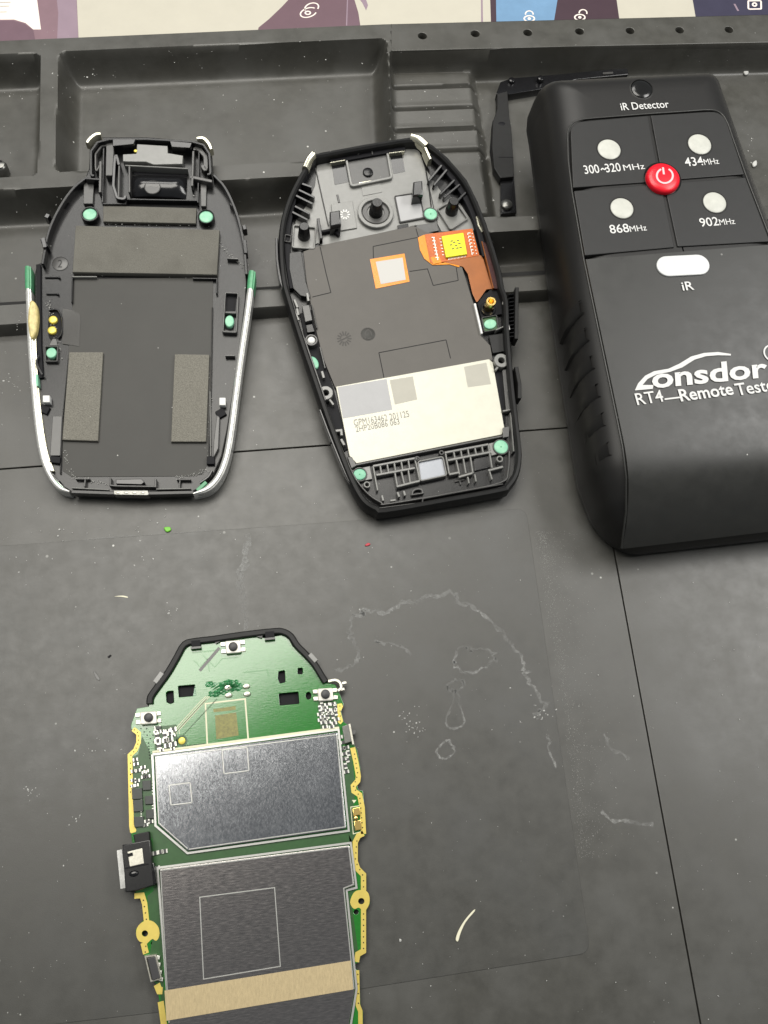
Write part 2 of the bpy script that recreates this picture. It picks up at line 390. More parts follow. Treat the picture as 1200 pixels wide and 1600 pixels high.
flat('key_seam', G['ink_violet'], [(543.5, -40), (545, -40), (542.5, 40), (540.5, 40)], ZP + .012, k2)
c = W.uv(484, 18, ZP)
def icon_ring(par, px, py, rx, ry, wd, zz, a0=0, a1=360, m='ink_pale', rot=0.):
    P = []
    for j in range(25):
        a = math.radians(a0 + (a1 - a0) * j / 24); x, y = rx * math.cos(a), -ry * math.sin(a)
        c_, s_ = math.cos(rot), math.sin(rot); P.append(W.uv(px + x * c_ - y * s_, py + x * s_ + y * c_, zz))
    link('printed_icon', sweep_mesh(P, [(-wd / 2, zz - .002), (-wd / 2, zz), (wd / 2, zz), (wd / 2, zz - .002)]), G[m], par, smooth=False)
icon_ring(k2, 482, 19.5, 13, 7, .045, ZP + .012, 30, 330, rot=-.3)
icon_ring(k2, 487, 12, 11, 7, .045, ZP + .012, -40, 190, rot=-.3)
icon_ring(k2, 481, 20, 4, 2.5, .05, ZP + .012)
flat('printed_wisp', G['ink_violet'], [(555, -10), (570, -6), (575, 8), (572, 16), (566, 4)], ZP + .005, ps)
k3 = flat('printed_key', G['ink_plum'], [(764, -60), (955, -60), (972, 60), (768, 60)], ZP + .005, ps)
flat('printed_screen', G['ink_blue'], [(774, -60), (884, -60), (871, 0), (862, 55), (776, 55)], ZP + .009, k3)
flat('sheet_fold', G['ink_violet'], [(751, -60), (753, -60), (755, 50), (752, 50)], ZP + .005, ps)
def lock_icon(par, px, py, s, zz, open_=False):
    icon_ring(par, px, py + 4 * s, 8 * s, 4.5 * s, .05, zz, 0, 360)
    icon_ring(par, px + (5 * s if open_ else 0), py - 3 * s, 6 * s, 5 * s, .045, zz, -10 if not open_ else -20, 190)
    icon_ring(par, px, py + 4 * s, 1.5 * s, 1.2 * s, .05, zz)
lock_icon(k3, 827, 25, 1.0, ZP + .013); lock_icon(k3, 906, 23, 1.0, ZP + .013, True)
k4 = flat('printed_key', G['ink_navy'], [(1072, -60), (1420, -60), (1420, 50), (1092, 55)], ZP + .005, ps)
flat('printed_streak', G['ink_violet'], [(1146, 6), (1149, 6), (1155, 17), (1152, 17)], ZP + .009, k4)  # pale streak across the navy print
P = [W.uv(*q, ZP) for q in quadpts(1179, 8, 20, 13, -1)]
link('printed_icon', sweep_mesh(fillet(P, .05), [(-.03, ZP + .009), (-.03, ZP + .011), (.03, ZP + .011), (.03, ZP + .009)], True), G['ink_pale'], k4, smooth=False)
icon_ring(k4, 1179, 7, 3, 2.5, .06, ZP + .012)

# ---- mat: rear trays as one moulded height field
RIM, RIDGE, MIDF, T2F, T3F, RIBZ = .8, .40, -.30, -.20, -.28, .12
def xline(px, z):
    P = np.array([at(a, b, z)[:2] for a, b in px]); o = np.argsort(P[:, 0]); return P[o, 0], P[o, 1]
BL = xline([(-220, 74), (0, 64), (600, 38), (1200, 23), (1400, 18)], RIM)
FL = xline([(-220, 309), (0, 297), (110, 292), (385, 281), (450, 277), (560, 272), (640, 366), (790, 362), (850, 358), (1400, 334)], RIM)
R1 = xline([(-220, 490), (0, 477), (420, 452), (830, 430), (1400, 395)], RIDGE)
R2 = xline([(-220, 522), (0, 508), (420, 480), (830, 455), (1400, 418)], RIDGE)
def poly_sd(X, Y, P):
    P = [np.asarray(p) for p in P]; a2 = sum(P[i - 1][0] * P[i][1] - P[i][0] * P[i - 1][1] for i in range(len(P)))
    if a2 < 0: P = P[::-1]
    d = np.full(X.shape, -1e9)                      # convex polygon, positive outside
    for i in range(len(P)):
        a, b = P[i - 1], P[i]; e = _n(b - a); d = np.maximum(d, (X - a[0]) * e[1] - (Y - a[1]) * e[0])
    return d
def round_sd(X, Y, P, r):
    """convex polygon inset by r then grown by r: rounded corners"""
    P = [np.asarray(p) for p in P]; a2 = sum(P[i - 1][0] * P[i][1] - P[i][0] * P[i - 1][1] for i in range(len(P)))
    if a2 < 0: P = P[::-1]
    L_ = []
    for i in range(len(P)):
        a, b = P[i - 1], P[i]; e = _n(b - a); n = np.array([e[1], -e[0]]); L_.append((n, n.dot(a) - r))
    Q = []
    for i in range(len(L_)):
        (n1, c1), (n2, c2) = L_[i - 1], L_[i]; Q.append(np.linalg.solve(np.array([n1, n2]), np.array([c1, c2])))
    d = np.full(X.shape, 1e9); ins = np.full(X.shape, -1e9)
    for i in range(len(Q)):
        a, b = Q[i - 1], Q[i]; e = b - a; t = np.clip(((X - a[0]) * e[0] + (Y - a[1]) * e[1]) / e.dot(e), 0, 1)
        d = np.minimum(d, np.hypot(X - a[0] - t * e[0], Y - a[1] - t * e[1]))
        n = _n(np.array([e[1], -e[0]])); ins = np.maximum(ins, (X - a[0]) * n[0] + (Y - a[1]) * n[1])
    return np.where(ins > 0, d, ins) - r
def wp(px, z): return [at(a, b, z)[:2] for a, b in px]
def drop(sd, wdt, p=3.): return np.where(sd < 0, 1 - (1 - np.clip(-sd / wdt, 0, 1)) ** p, 0)
T1 = wp([(-260, 96), (64, 83), (58, 274), (-260, 290)], RIM)
T2 = wp([(93, 81), (604, 59.5), (613, 246), (86, 269)], RIM)
T3 = wp([(609, 80), (1400, 60), (1420, 312), (612, 345)], RIM)
PLAT = wp([(560, 107), (744, 103), (779, 345), (600, 345)], RIBZ)
RIBS = [wp([(606, 139), (748, 134)], RIBZ), wp([(608, 172), (753, 167)], RIBZ), wp([(612, 205), (758, 200)], RIBZ), wp([(640, 238), (766, 233)], RIBZ)]
def matz(X, Y):
    f = np.interp(X, *FL); r1 = np.interp(X, *R1); r2 = np.interp(X, *R2)
    rim = np.full(X.shape, RIM)
    rim -= (RIM - T2F) * drop(round_sd(X, Y, T1, .22), .42)
    rim -= (RIM - T2F) * drop(round_sd(X, Y, T2, .22), .50)
    s3 = round_sd(X, Y, T3, .12); pl = poly_sd(X, Y, PLAT)
    fl = T3F + (RIBZ - T3F) * np.clip(-pl / .30 + .05, 0, 1)
    for g in RIBS:
        a, b = g; e = b - a; L_ = np.linalg.norm(e); e = e / L_
        u = (X - a[0]) * e[0] + (Y - a[1]) * e[1]; v = -(X - a[0]) * e[1] + (Y - a[1]) * e[0]
        gv = np.clip(1 - np.abs(v) / .11, 0, 1) * np.clip((L_ - u) / .12, 0, 1) * np.clip((u + .02) / .1, 0, 1)
        sl = np.where((v < .0) & (v > -.55), np.clip(1 + v / .55, 0, 1) * .05, 0) * ((u > 0) & (u < L_))
        fl = fl - np.minimum(gv * .20, .17) + sl
    rim -= (RIM - fl) * drop(s3, .30, 4.)
    mid = MIDF + (RIDGE - MIDF) * np.clip(1 - (Y - r1) / .55, 0, 1) ** 1.6
    wallz = RIM - (RIM - MIDF) * (1 - (1 - np.clip((f - Y) / .42, 0, 1)) ** 3)
    z = np.where(Y > f, rim, np.maximum(np.where(f - Y < .42, wallz, MIDF), np.where(Y < r1 + .55, mid, -9)))
    z = np.where((Y <= r1), RIDGE, z)
    e = np.clip((r2 - Y) / .09, 0, 1); z = np.where(Y < r2, RIDGE - (RIDGE + .03) * (e * e * (3 - 2 * e)), z)
    return z
xs = np.arange(-14.5, 16.5, .048); nv = 250
X, Vv = np.meshgrid(xs, np.linspace(0, 1, nv))
yb = np.interp(X, *BL); yf = np.interp(X, *R2) - .30
Yg = yf + (yb - yf) * Vv; Zg = matz(X, Yg)
STRIP = wp([(611, 37.5), (1400, 18), (1400, 60), (1200, 66), (900, 72.5), (611, 79.5)], RIM)
ssd = poly_sd(X, Yg, STRIP)
Zg = np.where((ssd < -.03), np.minimum(Zg, RIM - .28), Zg)
back = np.stack([X[-1], Yg[-1] + .04, np.full(len(xs), -.55)], 1)
V = np.concatenate([np.stack([X.ravel(), Yg.ravel(), Zg.ravel()], 1), back])
nx = len(xs); I = np.arange(nv * nx).reshape(nv, nx); I = np.concatenate([I, np.arange(nv * nx, nv * nx + nx)[None]])
F = np.stack([I[:-1, :-1], I[:-1, 1:], I[1:, 1:], I[1:, :-1]], -1).reshape(-1, 4)
me = bpy.data.meshes.new('m'); me.from_pydata(V.tolist(), [], F.tolist()); me.update()
mt = struct(link('silicone_mat', me, G['silicone'], ang=50), 'black silicone repair mat with moulded trays along its rear edge')
holes = []
for (hx, hy) in ((660, 56), (742.5, 52.5), (824.5, 51), (905.5, 49), (984.5, 48), (1062, 47), (1139, 46.3), (1214, 45.6), (1288, 45)):
    c = at(hx, hy, RIM)[:2]; holes.append([c + .135 * np.array([math.cos(a), math.sin(a)]) for a in np.linspace(0, 2 * math.pi, 20, endpoint=False)])
link('perforated_rim', plate_mesh(STRIP, RIM - .3, RIM + .002, holes, .02), G['silicone'], mt)

# ---- mat: flat working panels with real joints between them
def line_y(px, z=0.): return xline(px, z)
S1 = line_y([(-220, 749), (0, 733), (890, 668), (1400, 631)])
s2a, s2b = at(925, 671)[:2], at(1095, 1600)[:2]; s2b = s2a + (s2b - s2a) * 1.35
xl, xr, ybot = -14.5, 16.5, -17.
g = .017
i1 = lambda x: float(np.interp(x, *S1)); i2 = lambda x: float(np.interp(x, *R2)) - .085
xx = np.linspace(xl, xr, 40)
Pa = [np.array([x, i2(x)]) for x in xx] + [np.array([x, i1(x) + g]) for x in xx[::-1]]
Pb = [np.array([x, i1(x) - g]) for x in np.linspace(xl, s2a[0] - g, 30)] + [s2b + [-g, 0], np.array([xl, s2b[1]])]
Pc = [np.array([x, i1(x) - g]) for x in np.linspace(s2a[0] + g, xr, 20)] + [np.array([xr, s2b[1]]), s2b + [g, 0]]
for P in (Pa, Pb, Pc): link('mat_panel', plate_mesh(P, -.12, 0, (), .012), G['silicone'], mt)
link('mat_underlay', boxes_mesh([(1, -6, 31, 26, -.5, -.10, 0)]), G['groove'], mt)
pad = plate('mat_pad', G['silicone_pad'], W, mt, [(-260, 872), (0, 853), (822, 794), (923, 1489), (560, 1546), (-260, 1640)], -.05, .014, r=.28, bev=.008)
bpy.context.view_layer.update()

# ================================================================== LEFT: key back cover
FL_ = Frame((100, 775, 0.02), (330, 775, 0.02), (215, 285, .80))
kb = thing('key_back_cover', FL_, 'opened black key back cover with chrome side trims and grey foam pads', 'key cover')
f = FL_; p = kb
OUT = [(140, 228), (158, 214), (230, 214), (305, 220), (322, 224), (331, 240), (333, 272), (352, 290), (368, 322), (378, 355), (384, 390), (387, 425),
       (384, 470), (378, 520), (371, 570), (364, 620), (356, 670), (347, 712), (334, 742), (318, 760), (300, 769), (235, 772), (170, 772), (112, 769), (92, 757),
       (76, 735), (68, 705), (62, 660), (58, 610), (56, 560), (54, 500), (54, 430), (57, 413), (65, 410), (67, 392), (72, 368), (84, 338), (100, 310), (117, 290), (134, 276), (139, 262)]
plate('shell', G['black'], f, p, OUT, .02, .22, bev=.03)
def lw(px, t, h1, h0=.2, m='black', name='rib', **k): return wall(name, G[m], f, p, px, t, h0, h1, **k)
# arched rim walls
lw([(136, 276), (117, 291), (101, 311), (85, 339), (74, 368), (69, 396), (66, 412)], .075, .46, name='rim', sm=4)
lw([(334, 273), (351, 292), (366, 323), (376, 356), (382, 392), (385, 428)], .075, .46, name='rim', sm=4)
lw([(112, 768), (170, 770), (235, 770.5), (302, 769)], .09, .42, name='rim')
for q in ([(76, 338), (71, 336)], [(71, 385), (66, 372)],): lw(q, .13, .50, name='clip', m='black_gloss')
lw([(67, 372), (70, 386)], .11, .52, name='clip', m='black_gloss')
lw([(367, 325), (360, 318)], .06, .42, name='clip'); lw([(382, 375), (384, 395)], .1, .5, name='clip', m='black_gloss')
lw([(381, 352), (383, 358)], .1, .5, name='clip', m='black_gloss')
plate('shell_slot', G['deep'], f, p, quadpts(106, 322, 6, 11, 35), .2, .225, bev=0)
# latch box at the top
lw([(142, 274), (142, 236), (152, 222), (172, 217), (230, 217), (300, 221), (318, 226), (327, 240), (329, 272)], .07, .56, name='latch_wall', r=.08)
lw([(149, 274), (149, 240), (158, 228), (168, 226)], .05, .44, name='latch_wall', m='grey_plastic', r=.06)
lw([(322, 270), (321, 244), (312, 233), (304, 231)], .12, .42, name='latch_wall', m='grey_plastic', r=.06)
lw([(157, 252), (156, 300)], .07, .52, name='rib', m='grey_plastic'); lw([(162, 228), (160, 316)], .05, .42, name='rib')
lw([(134, 278.5), (155, 280)], .06, .54, name='rib'); lw([(298, 276), (331, 283)], .09, .50, name='rib', m='grey_plastic')
lw([(311, 236), (309, 316)], .045, .42, name='rib'); lw([(302, 236), (300, 290)], .06, .50, name='rib', m='grey_plastic')
lw([(160, 318), (196, 318), (197, 311), (308, 313)], .045, .40, name='rib')
plate('latch_bracket', G['grey_plastic'], f, p, [(166, 222), (176, 222), (178, 232), (176, 274), (165, 274)], .2, .45, r=.02)
plate('latch_bracket', G['grey_plastic'], f, p, [(131, 283), (147, 283), (145, 318), (130, 318)], .2, .33, r=.02)
plate('latch_bracket', G['grey_plastic'], f, p, [(313, 283), (323, 284), (322, 322), (314, 322)], .2, .33, r=.02)
lw([(180, 228), (177, 290), (183, 309), (196, 311)], .08, .50, name='rib', m='black_gloss', r=.1)
lw([(186, 258), (185, 309)], .05, .47, name='rib', m='grey_plastic'); lw([(202, 260), (202, 300)], .05, .47, name='rib', m='grey_plastic')
plate('latch_plate', G['sheen_grey_plastic'], f, p, [(214, 225), (262, 228), (262, 239), (286, 243), (285, 256), (240, 257), (228, 252.5), (192, 252), (192, 241), (213, 240)], .2, .48, r=.02)
plate('latch_plate', G['black_gloss'], f, p, [(176, 217), (212, 217), (209, 225), (176, 228)], .2, .60, r=.02)
plate('latch_plate', G['black_gloss'], f, p, [(265, 220), (300, 223), (297, 231), (268, 229)], .2, .60, r=.02)
lw([(196, 258), (293, 263)], .035, .47, name='rib', m='sheen_grey_plastic')
disc('residue', G['gold'], f, p, 211.5, 235, 3, .48, .50, n=6)
plate('shell_slot', G['deep'], f, p, [(209, 261), (292, 265), (292, 276), (209, 273)], .2, .232, r=.02, bev=0)
# rounded button barrel
A, B, Cq, D = (f.uv(*q, .3) for q in ((206, 273), (292, 276), (290, 309), (204, 306)))
V, F = [], []
for i in range(13):
    t = i / 12
    for j in range(9):
        u = j / 8; q = (A * (1 - u) + B * u) * (1 - t) + (D * (1 - u) + Cq * u) * t
        V.append((*q, .2 + .26 * math.sin(math.pi * (t * .92 + .04)) ** .6 * min(1, 6 * u + .4, 6 * (1 - u) + .4)))
for i in range(12):
    for j in range(8): k = i * 9 + j; F.append((k, k + 9, k + 10, k + 1))
link('button_barrel', meshdata(V, F), G['black_gloss'], p, ang=80)
ring('barrel_mark', G['grey_plastic'], f, p, 238, 292, 13, 11.5, .44, .462)
# chrome corners
for q in ([(137, 225), (141, 219), (150, 212), (158, 211)], [(308, 218), (318, 218), (326, 226), (330, 235)]):
    P = smoothline(f.pts(q, .5), 4)
    link('chrome_corner', sweep_mesh(P, [(-.08, .28), (-.09, .44), (-.03, .56), (.04, .56), (.08, .48), (.08, .28)], scale=[.6 + .4 * math.sin(math.pi * (.15 + .7 * i / (len(P) - 1))) for i in range(len(P))]), G['chrome_yellow'], p, ang=60)
# pads, films
plate('dark_film', G['film'], f, p, [(116, 436), (333, 433), (331, 600), (326, 722), (316, 741), (298, 744), (112, 745), (98, 736), (97, 690), (106, 558), (113, 480)], .215, .235, r=.03, bev=.004)
plate('foam_pad', G['foam'], f, p, [(161, 321), (307, 325), (306, 349), (161, 346)], .21, .33, bev=.02, label='narrow foam strip above the wide pad')
plate('foam_pad', G['foam'], f, p, [(118, 352), (343, 359), (339, 429), (113, 425)], .21, .40, bev=.025, label='wide foam pad')
plate('foam_pad', G['foam_light'], f, p, [(108, 550), (161, 550), (153, 689), (97, 687)], .23, .33, bev=.02, label='speckled foam pad on the left of the film')
plate('foam_pad', G['foam_light'], f, p, [(273, 553), (327, 554), (322, 690), (267, 690)], .23, .33, bev=.02, label='speckled foam pad on the right of the film')
lw([(113, 432), (151, 432)], .035, .34, m='sheen_grey_plastic'); lw([(301, 434.5), (339, 435), (338.5, 458)], .04, .34)
lw([(113, 432), (112, 472)], .035, .34)
lw([(70, 433), (92, 433)], .03, .27); lw([(72, 459), (90, 459)], .03, .27)
disc('peg', G['black_gloss'], f, p, 92, 433, 2, .2, .30, n=8); disc('peg', G['black_gloss'], f, p, 90, 459, 2, .2, .30, n=8)
lw([(355, 403), (372, 404)], .05, .36, m='grey_plastic'); lw([(352, 555), (367, 555)], .05, .36, m='grey_plastic')
lw([(107, 560), (99, 640), (96, 690), (94, 740)], .03, .29); lw([(332, 480), (330, 600), (326, 715)], .03, .29)
lw([(328, 612), (329, 712)], .025, .33, m='sheen_grey_plastic')
# moulded number in a circle
ring('cavity_mark', G['black_matte'], f, p, 94, 412, 13, 12, .21, .228)
disc('cavity_disc', G['grey_plastic'], f, p, 94, 412, 12, .2, .224, b=.004)
text('moulded_number', '2', G['black_matte'], f, p, (90, 418), (97, 418), 12, .224)
# mint heat stakes
for (x, y, r_, ry, rr) in ((140, 334, 11, 11, 14), (322, 338, 11, 11, 13), (358.5, 501.5, 7, 10, 0), (80, 551, 8, 9, 0)):
    if rr: ring('stake_collar', G['black'], f, p, x, y, rr, r_ + .4, .2, .40); 
    disc('heat_stake', G['green_dot'], f, p, x, y, r_, .2, .355, ry=ry, b=.015, dome=.006)
wall('pocket_frame', G['grey_plastic'], f, p, [(352, 457), (372, 458), (369, 519), (348, 518)], .04, .2, .36, closed=True, r=.04)
lw([(352, 488), (369, 489)], .04, .36, m='grey_plastic')
plate('pocket_floor', G['deep'], f, p, [(353, 460), (370, 461), (368, 486), (353, 486)], .2, .226, bev=0)
plate('pocket_floor', G['deep'], f, p, [(351, 490), (367, 491), (365, 516), (350, 515)], .2, .226, bev=0)
wall('pocket_frame', G['grey_plastic'], f, p, [(70, 541), (90, 541), (89, 564), (71, 564)], .03, .2, .34, closed=True, r=.02)
# contacts
plate('contact_pocket', G['deep'], f, p, [(77, 486), (88, 484), (96, 494), (96, 520), (88, 530), (76, 527)], .2, .228, sm=3, bev=0)
lw([(76, 484), (90, 484), (97, 500), (96, 520), (90, 528)], .04, .31, m='black_gloss', sm=3)
disc('gold_contact', G['gold'], f, p, 82.5, 499, 7, .2, .30, dome=.01); disc('gold_contact', G['gold'], f, p, 81, 515.5, 7, .2, .30, dome=.01)
plate('clear_tape', G['tape_clear'], f, p, [(98, 482), (112, 484), (126, 492), (124, 541), (97, 537), (97, 505)], .238, .246, r=.03, bev=0)
plate('contact_tab', G['grey_plastic'], f, p, [(82, 529), (88, 529), (90, 540), (76, 540)], .2, .27, r=.02)
# side trims
def trim(px, wd, hh=.46, m='chrome', name='chrome_trim', h0=.0):
    P = smoothline(f.pts(px, .40), 5); n = len(P)
    sc = [min(1, .9 + i, (.35 if m == 'chrome' else .9) + 5 * (n - 1 - i) / n) for i in range(n)]
    wd *= .5
    return link(name, sweep_mesh(P, [(-wd, h0), (-wd * 1.08, hh * .5), (-wd * .95, hh * .84), (-wd * .70, hh * .96), (-wd * .1, hh), (wd * .45, hh * .99), (wd * .55, hh * .90), (wd * .95, hh * .88), (wd, h0)], scale=sc), G[m], p, ang=60)
TL = [(44, 452), (45.5, 490), (47.5, 540), (51, 590), (55.5, 640), (61, 685), (69, 722), (82, 749), (95, 763), (109, 769)]
TR = [(391, 452), (386, 490), (380, 530), (373.5, 575), (367, 625), (360.5, 675), (353, 715), (341, 745), (324, 763), (302, 772)]
trim(TL, .15); trim(TR, .175)
trim([(43.5, 417), (44, 452)], .17, m='green_paint', name='trim_tip'); trim([(394, 424), (391, 452)], .2, m='green_paint', name='trim_tip')
trim([(51, 510), (53, 570), (57, 620), (63, 670), (70, 708), (80, 735)], .11, .36, m='chrome_yellow', name='trim_liner')
lw([(56, 585), (57, 603)], .09, .40, m='green_dot', name='trim_paint'); lw([(371, 582), (368, 602)], .09, .44, m='green_dot', name='trim_paint')
lw([(82, 750), (97, 764)], .09, .44, m='green_paint', name='trim_paint'); lw([(322, 753), (308, 766)], .09, .44, m='green_paint', name='trim_paint')
lw([(60, 413), (60, 470), (61, 540), (64, 590)], .12, .30, m='deep', name='side_channel', h0=.2)
P = smoothline(f.pts([(47, 470), (57, 476), (59, 500), (55, 522), (47, 528), (43, 500)], .46), 4, True)
link('glue_residue', plate_mesh(P, .1, .475, (), .05), G['glue'], p, ang=60)
P = smoothline(f.pts([(60, 555), (57, 566), (62, 578), (66, 585)], .4), 5)
link('wire_loop', sweep_mesh(P, [(-.02, .36), (-.02, .4), (.02, .4), (.02, .36)]), G['black_gloss'], p)
for (x, y, a, b_) in ((72, 623, 11, 11), (347.5, 627, 10, 12)):
    plate('white_clip', G['white_clip'], f, p, quadpts(x, y, a, b_, 0), .2, .42, r=.02, bev=.02)
for (x, y) in ((69, 639), (345, 645)): plate('clip_base', G['deep'], f, p, quadpts(x, y, 14, 12, 25 if x < 200 else -30), .2, .30, bev=.01)
plate('side_rib', G['grey_plastic'], f, p, [(82, 650), (97, 650), (94, 712), (78, 712)], .2, .32, r=.02)
plate('side_rib', G['grey_plastic'], f, p, [(339, 648), (343, 652), (341, 700), (333, 716), (334, 690)], .2, .36, r=.02)
plate('side_block', G['deep'], f, p, quadpts(86, 718, 16, 10, 8), .2, .34); plate('side_block', G['deep'], f, p, quadpts(329, 719, 12, 12, 0), .2, .34)
lw([(78, 735), (83, 745), (92, 752)], .05, .42, m='black_gloss', sm=3); lw([(331, 735), (325, 745), (312, 754)], .05, .42, m='black_gloss', sm=3)
# bottom latch row
lw([(118, 748), (140, 748)], .035, .36, m='grey_plastic'); lw([(133, 748), (132, 760)], .035, .36, m='grey_plastic')
lw([(276, 749), (298, 749)], .035, .36, m='grey_plastic'); lw([(281, 750), (280, 764)], .035, .36, m='grey_plastic')
lw([(172, 746), (172, 758), (182, 759), (243, 760), (243, 748)], .04, .40, m='grey_plastic')
lw([(112, 762), (170, 765)], .03, .46, m='sheen_grey_plastic'); lw([(244, 764), (298, 763)], .03, .46, m='sheen_grey_plastic')
plate('latch_bar', G['black_gloss'], f, p, [(181, 749), (221, 748), (226, 753), (221, 757), (181, 756)], .2, .42, r=.02)
plate('metal_tab', G['metal_dark'], f, p, [(177, 766), (231, 766), (233, 772), (231, 774), (178, 773)], .15, .45, r=.02)
for i in range(4): disc('tab_wear', G['switch_pin'], f, p, 184 + i * 13, 770, 4, .4, .458, ry=2, n=8)
# dust along the edges of the pads
L_ = []
for i in range(420):
    q = random.choice(((115, 428, 335, 432), (160, 350, 306, 352), (97, 690, 112, 745), (110, 745, 175, 758), (275, 748, 325, 735), (328, 560, 326, 720), (340, 380, 385, 420), (75, 470, 95, 560)))
    t = random.random(); x = q[0] + (q[2] - q[0]) * t + random.gauss(0, 2.5); y = q[1] + (q[3] - q[1]) * t + random.gauss(0, 1.6)
    u = f.uv(x, y, .24); s = random.uniform(.006, .022); L_.append((u[0], u[1], s, s * random.uniform(.5, 1), .24, .245 + s * .5, random.random() * 3))
o = link('dust', boxes_mesh(L_), G['dust_soft'], p, smooth=False); o['kind'] = 'stuff'

# ================================================================== MIDDLE: key front housing
FM = Frame((600, 803, 0.02), (800, 770, 0.02), (450, 300, .80))
kf = thing('key_front_housing', FM, 'opened black key front housing with silver display back, orange flex and yellow chip', 'key housing')
f = FM; p = kf
OUTM = [(486, 243), (500, 238), (570, 225), (640, 214), (662, 219), (676, 226), (700, 246), (730, 281), (747, 315), (760, 348), (774, 390), (784, 425), (788, 448),
        (795, 470), (797, 520), (801, 570), (806, 620), (812, 670), (816, 710), (811, 742), (797, 763), (786, 769), (700, 785), (602, 802), (586, 798), (566, 785), (549, 757),
        (530, 712), (508, 652), (487, 590), (466, 528), (448, 470), (440, 440), (436, 400), (436, 365), (441, 335), (452, 303), (468, 272)]
plate('shell', G['black'], f, p, OUTM, .02, .24, bev=.04)
# outer rim, one closed wall
P = f.pts(OUTM, .58)
INN = smoothline([np.array(q) for q in P], 3, True)
link('rim', sweep_mesh(INN, [(.0, .04), (.03, .25), (.01, .48), (-.03, .58), (-.10, .60), (-.145, .55), (-.155, .2), (-.155, .04)], True), G['black_matte'], p, ang=40)
def lw(px, t, h1, h0=.22, m='black', name='rib', **k): return wall(name, G[m], f, p, px, t, h0, h1, **k)
lw([(500, 640), (520, 692), (545, 750), (566, 778), (586, 790), (604, 795), (700, 778), (788, 760), (802, 742), (806, 712), (803, 670), (795, 610)], .05, .50, name='inner_lip', m='black_gloss', sm=4)
lw([(520, 665), (540, 715), (556, 748), (576, 772), (596, 785), (606, 787), (700, 771), (782, 754), (794, 736), (796, 705)], .04, .44, name='inner_lip', m='grey_plastic', sm=4)
lw([(590, 794), (660, 785), (661, 779), (720, 768), (786, 756)], .03, .56, name='inner_lip', m='grey_plastic')
lw([(456, 470), (470, 515), (490, 572), (508, 625)], .06, .53, name='inner_lip', m='grey_plastic')
lw([(449, 455), (458, 484), (466, 500)], .09, .56, name='inner_lip', m='sheen_grey_plastic')
# left external button band, right ribbed slider
lw([(432, 372), (433, 405), (438, 437), (444, 452)], .07, .50, name='edge_button', m='black_gloss', h0=.1, sm=3)
lw([(808, 449), (807, 529)], .10, .42, name='slider', m='black_matte', h0=.0)
for i in range(12): lw([(795 + i * .15, 460 + i * 6), (803, 459 + i * 6)], .04, .36, name='slider_ridge', m='black_gloss', h0=.05)
lw([(807, 573), (812, 600), (812, 622)], .1, .50, name='edge_button', m='black_matte', h0=.1)
# upper moulded plate: black plastic, its reflection painted in as grey
plate('inner_plate', G['sheen_grey_plastic'], f, p, [(495, 258), (520, 252), (632, 232), (654, 232), (664, 262), (676, 320), (684, 352), (650, 352), (505, 384), (497, 380), (470, 392), (456, 388), (462, 345), (478, 322), (492, 290)], .22, .27, r=.04, bev=.01)
plate('inner_plate', G['sheen_grey_plastic'], f, p, [(664, 262), (690, 300), (715, 312), (737, 345), (742, 360), (690, 362), (684, 350), (675, 310)], .22, .268, r=.03, bev=.01)
plate('top_band', G['deep'], f, p, [(514, 241), (632, 220), (633, 234), (516, 255)], .24, .38, bev=.01)
lw([(516, 254), (539, 250)], .03, .42, m='chrome_yellow'); lw([(608, 239), (632, 236)], .03, .42, m='chrome_yellow')
plate('dark_recess', G['black_gloss'], f, p, [(518, 257), (540, 252), (546, 284), (523, 289)], .25, .275, bev=.002)
plate('dark_recess', G['black_gloss'], f, p, [(609, 242), (628, 239), (633, 268), (615, 272)], .25, .275, bev=.002)
for x in (559, 581): lw([(x, 233), (x + 1, 241)], .04, .42, m='grey_plastic')
lw([(493, 262), (506, 320), (513, 352)], .03, .31, m='grey_plastic'); lw([(661, 240), (670, 290), (674, 322)], .03, .31, m='black')
# button window
wall('window_frame', G['sheen_grey_plastic'], f, p, [(541, 247), (605, 236), (612, 277), (549, 290)], .07, .25, .37, closed=True, r=.08)
plate('button_window', G['grey_plastic'], f, p, [(541, 247), (605, 236), (612, 277), (549, 290)], .25, .30, r=.08)
disc('button_nub', G['black'], f, p, 575, 268, 8, .28, .36)
lw([(561, 286), (578, 283), (597, 281)], .05, .34, m='chrome_yellow', name='window_lip')
plate('window_tab', G['sheen_grey_plastic'], f, p, [(564, 290), (594, 284), (597, 300), (567, 306)], .25, .285, bev=.004)
# guide posts
ring('boss_ring', G['sheen_grey_plastic'], f, p, 587, 331, 28, 22, .25, .38); ring('boss_ring', G['grey_plastic'], f, p, 587, 331, 21, 13, .25, .30)
def post(x, y, r0=9, dy=-9, h=.75):
    a = f.uv(x, y, .26); b_ = f.uv(x + 1, y + dy, h); s = np.linalg.norm(f.uv(x + r0, y, .26) - a); V, F = [], []
    n = 16
    for (q, hh, rr) in ((a, .26, s * 1.12), (b_ * .0 + a, h - .03, s * .86), (a, h, s * .74)):
        for j in range(n): V.append((q[0] + rr * math.cos(2 * math.pi * j / n), q[1] + rr * math.sin(2 * math.pi * j / n), hh))
    for i in range(2):
        for j in range(n): F.append((i * n + j, i * n + (j + 1) % n, (i + 1) * n + (j + 1) % n, (i + 1) * n + j))
    F.append(tuple(range(2 * n, 3 * n)))
    return link('guide_post', meshdata(V, F), G['black'], p, ang=40)
post(587, 333, 10); post(475, 370, 9); post(705, 331, 9)
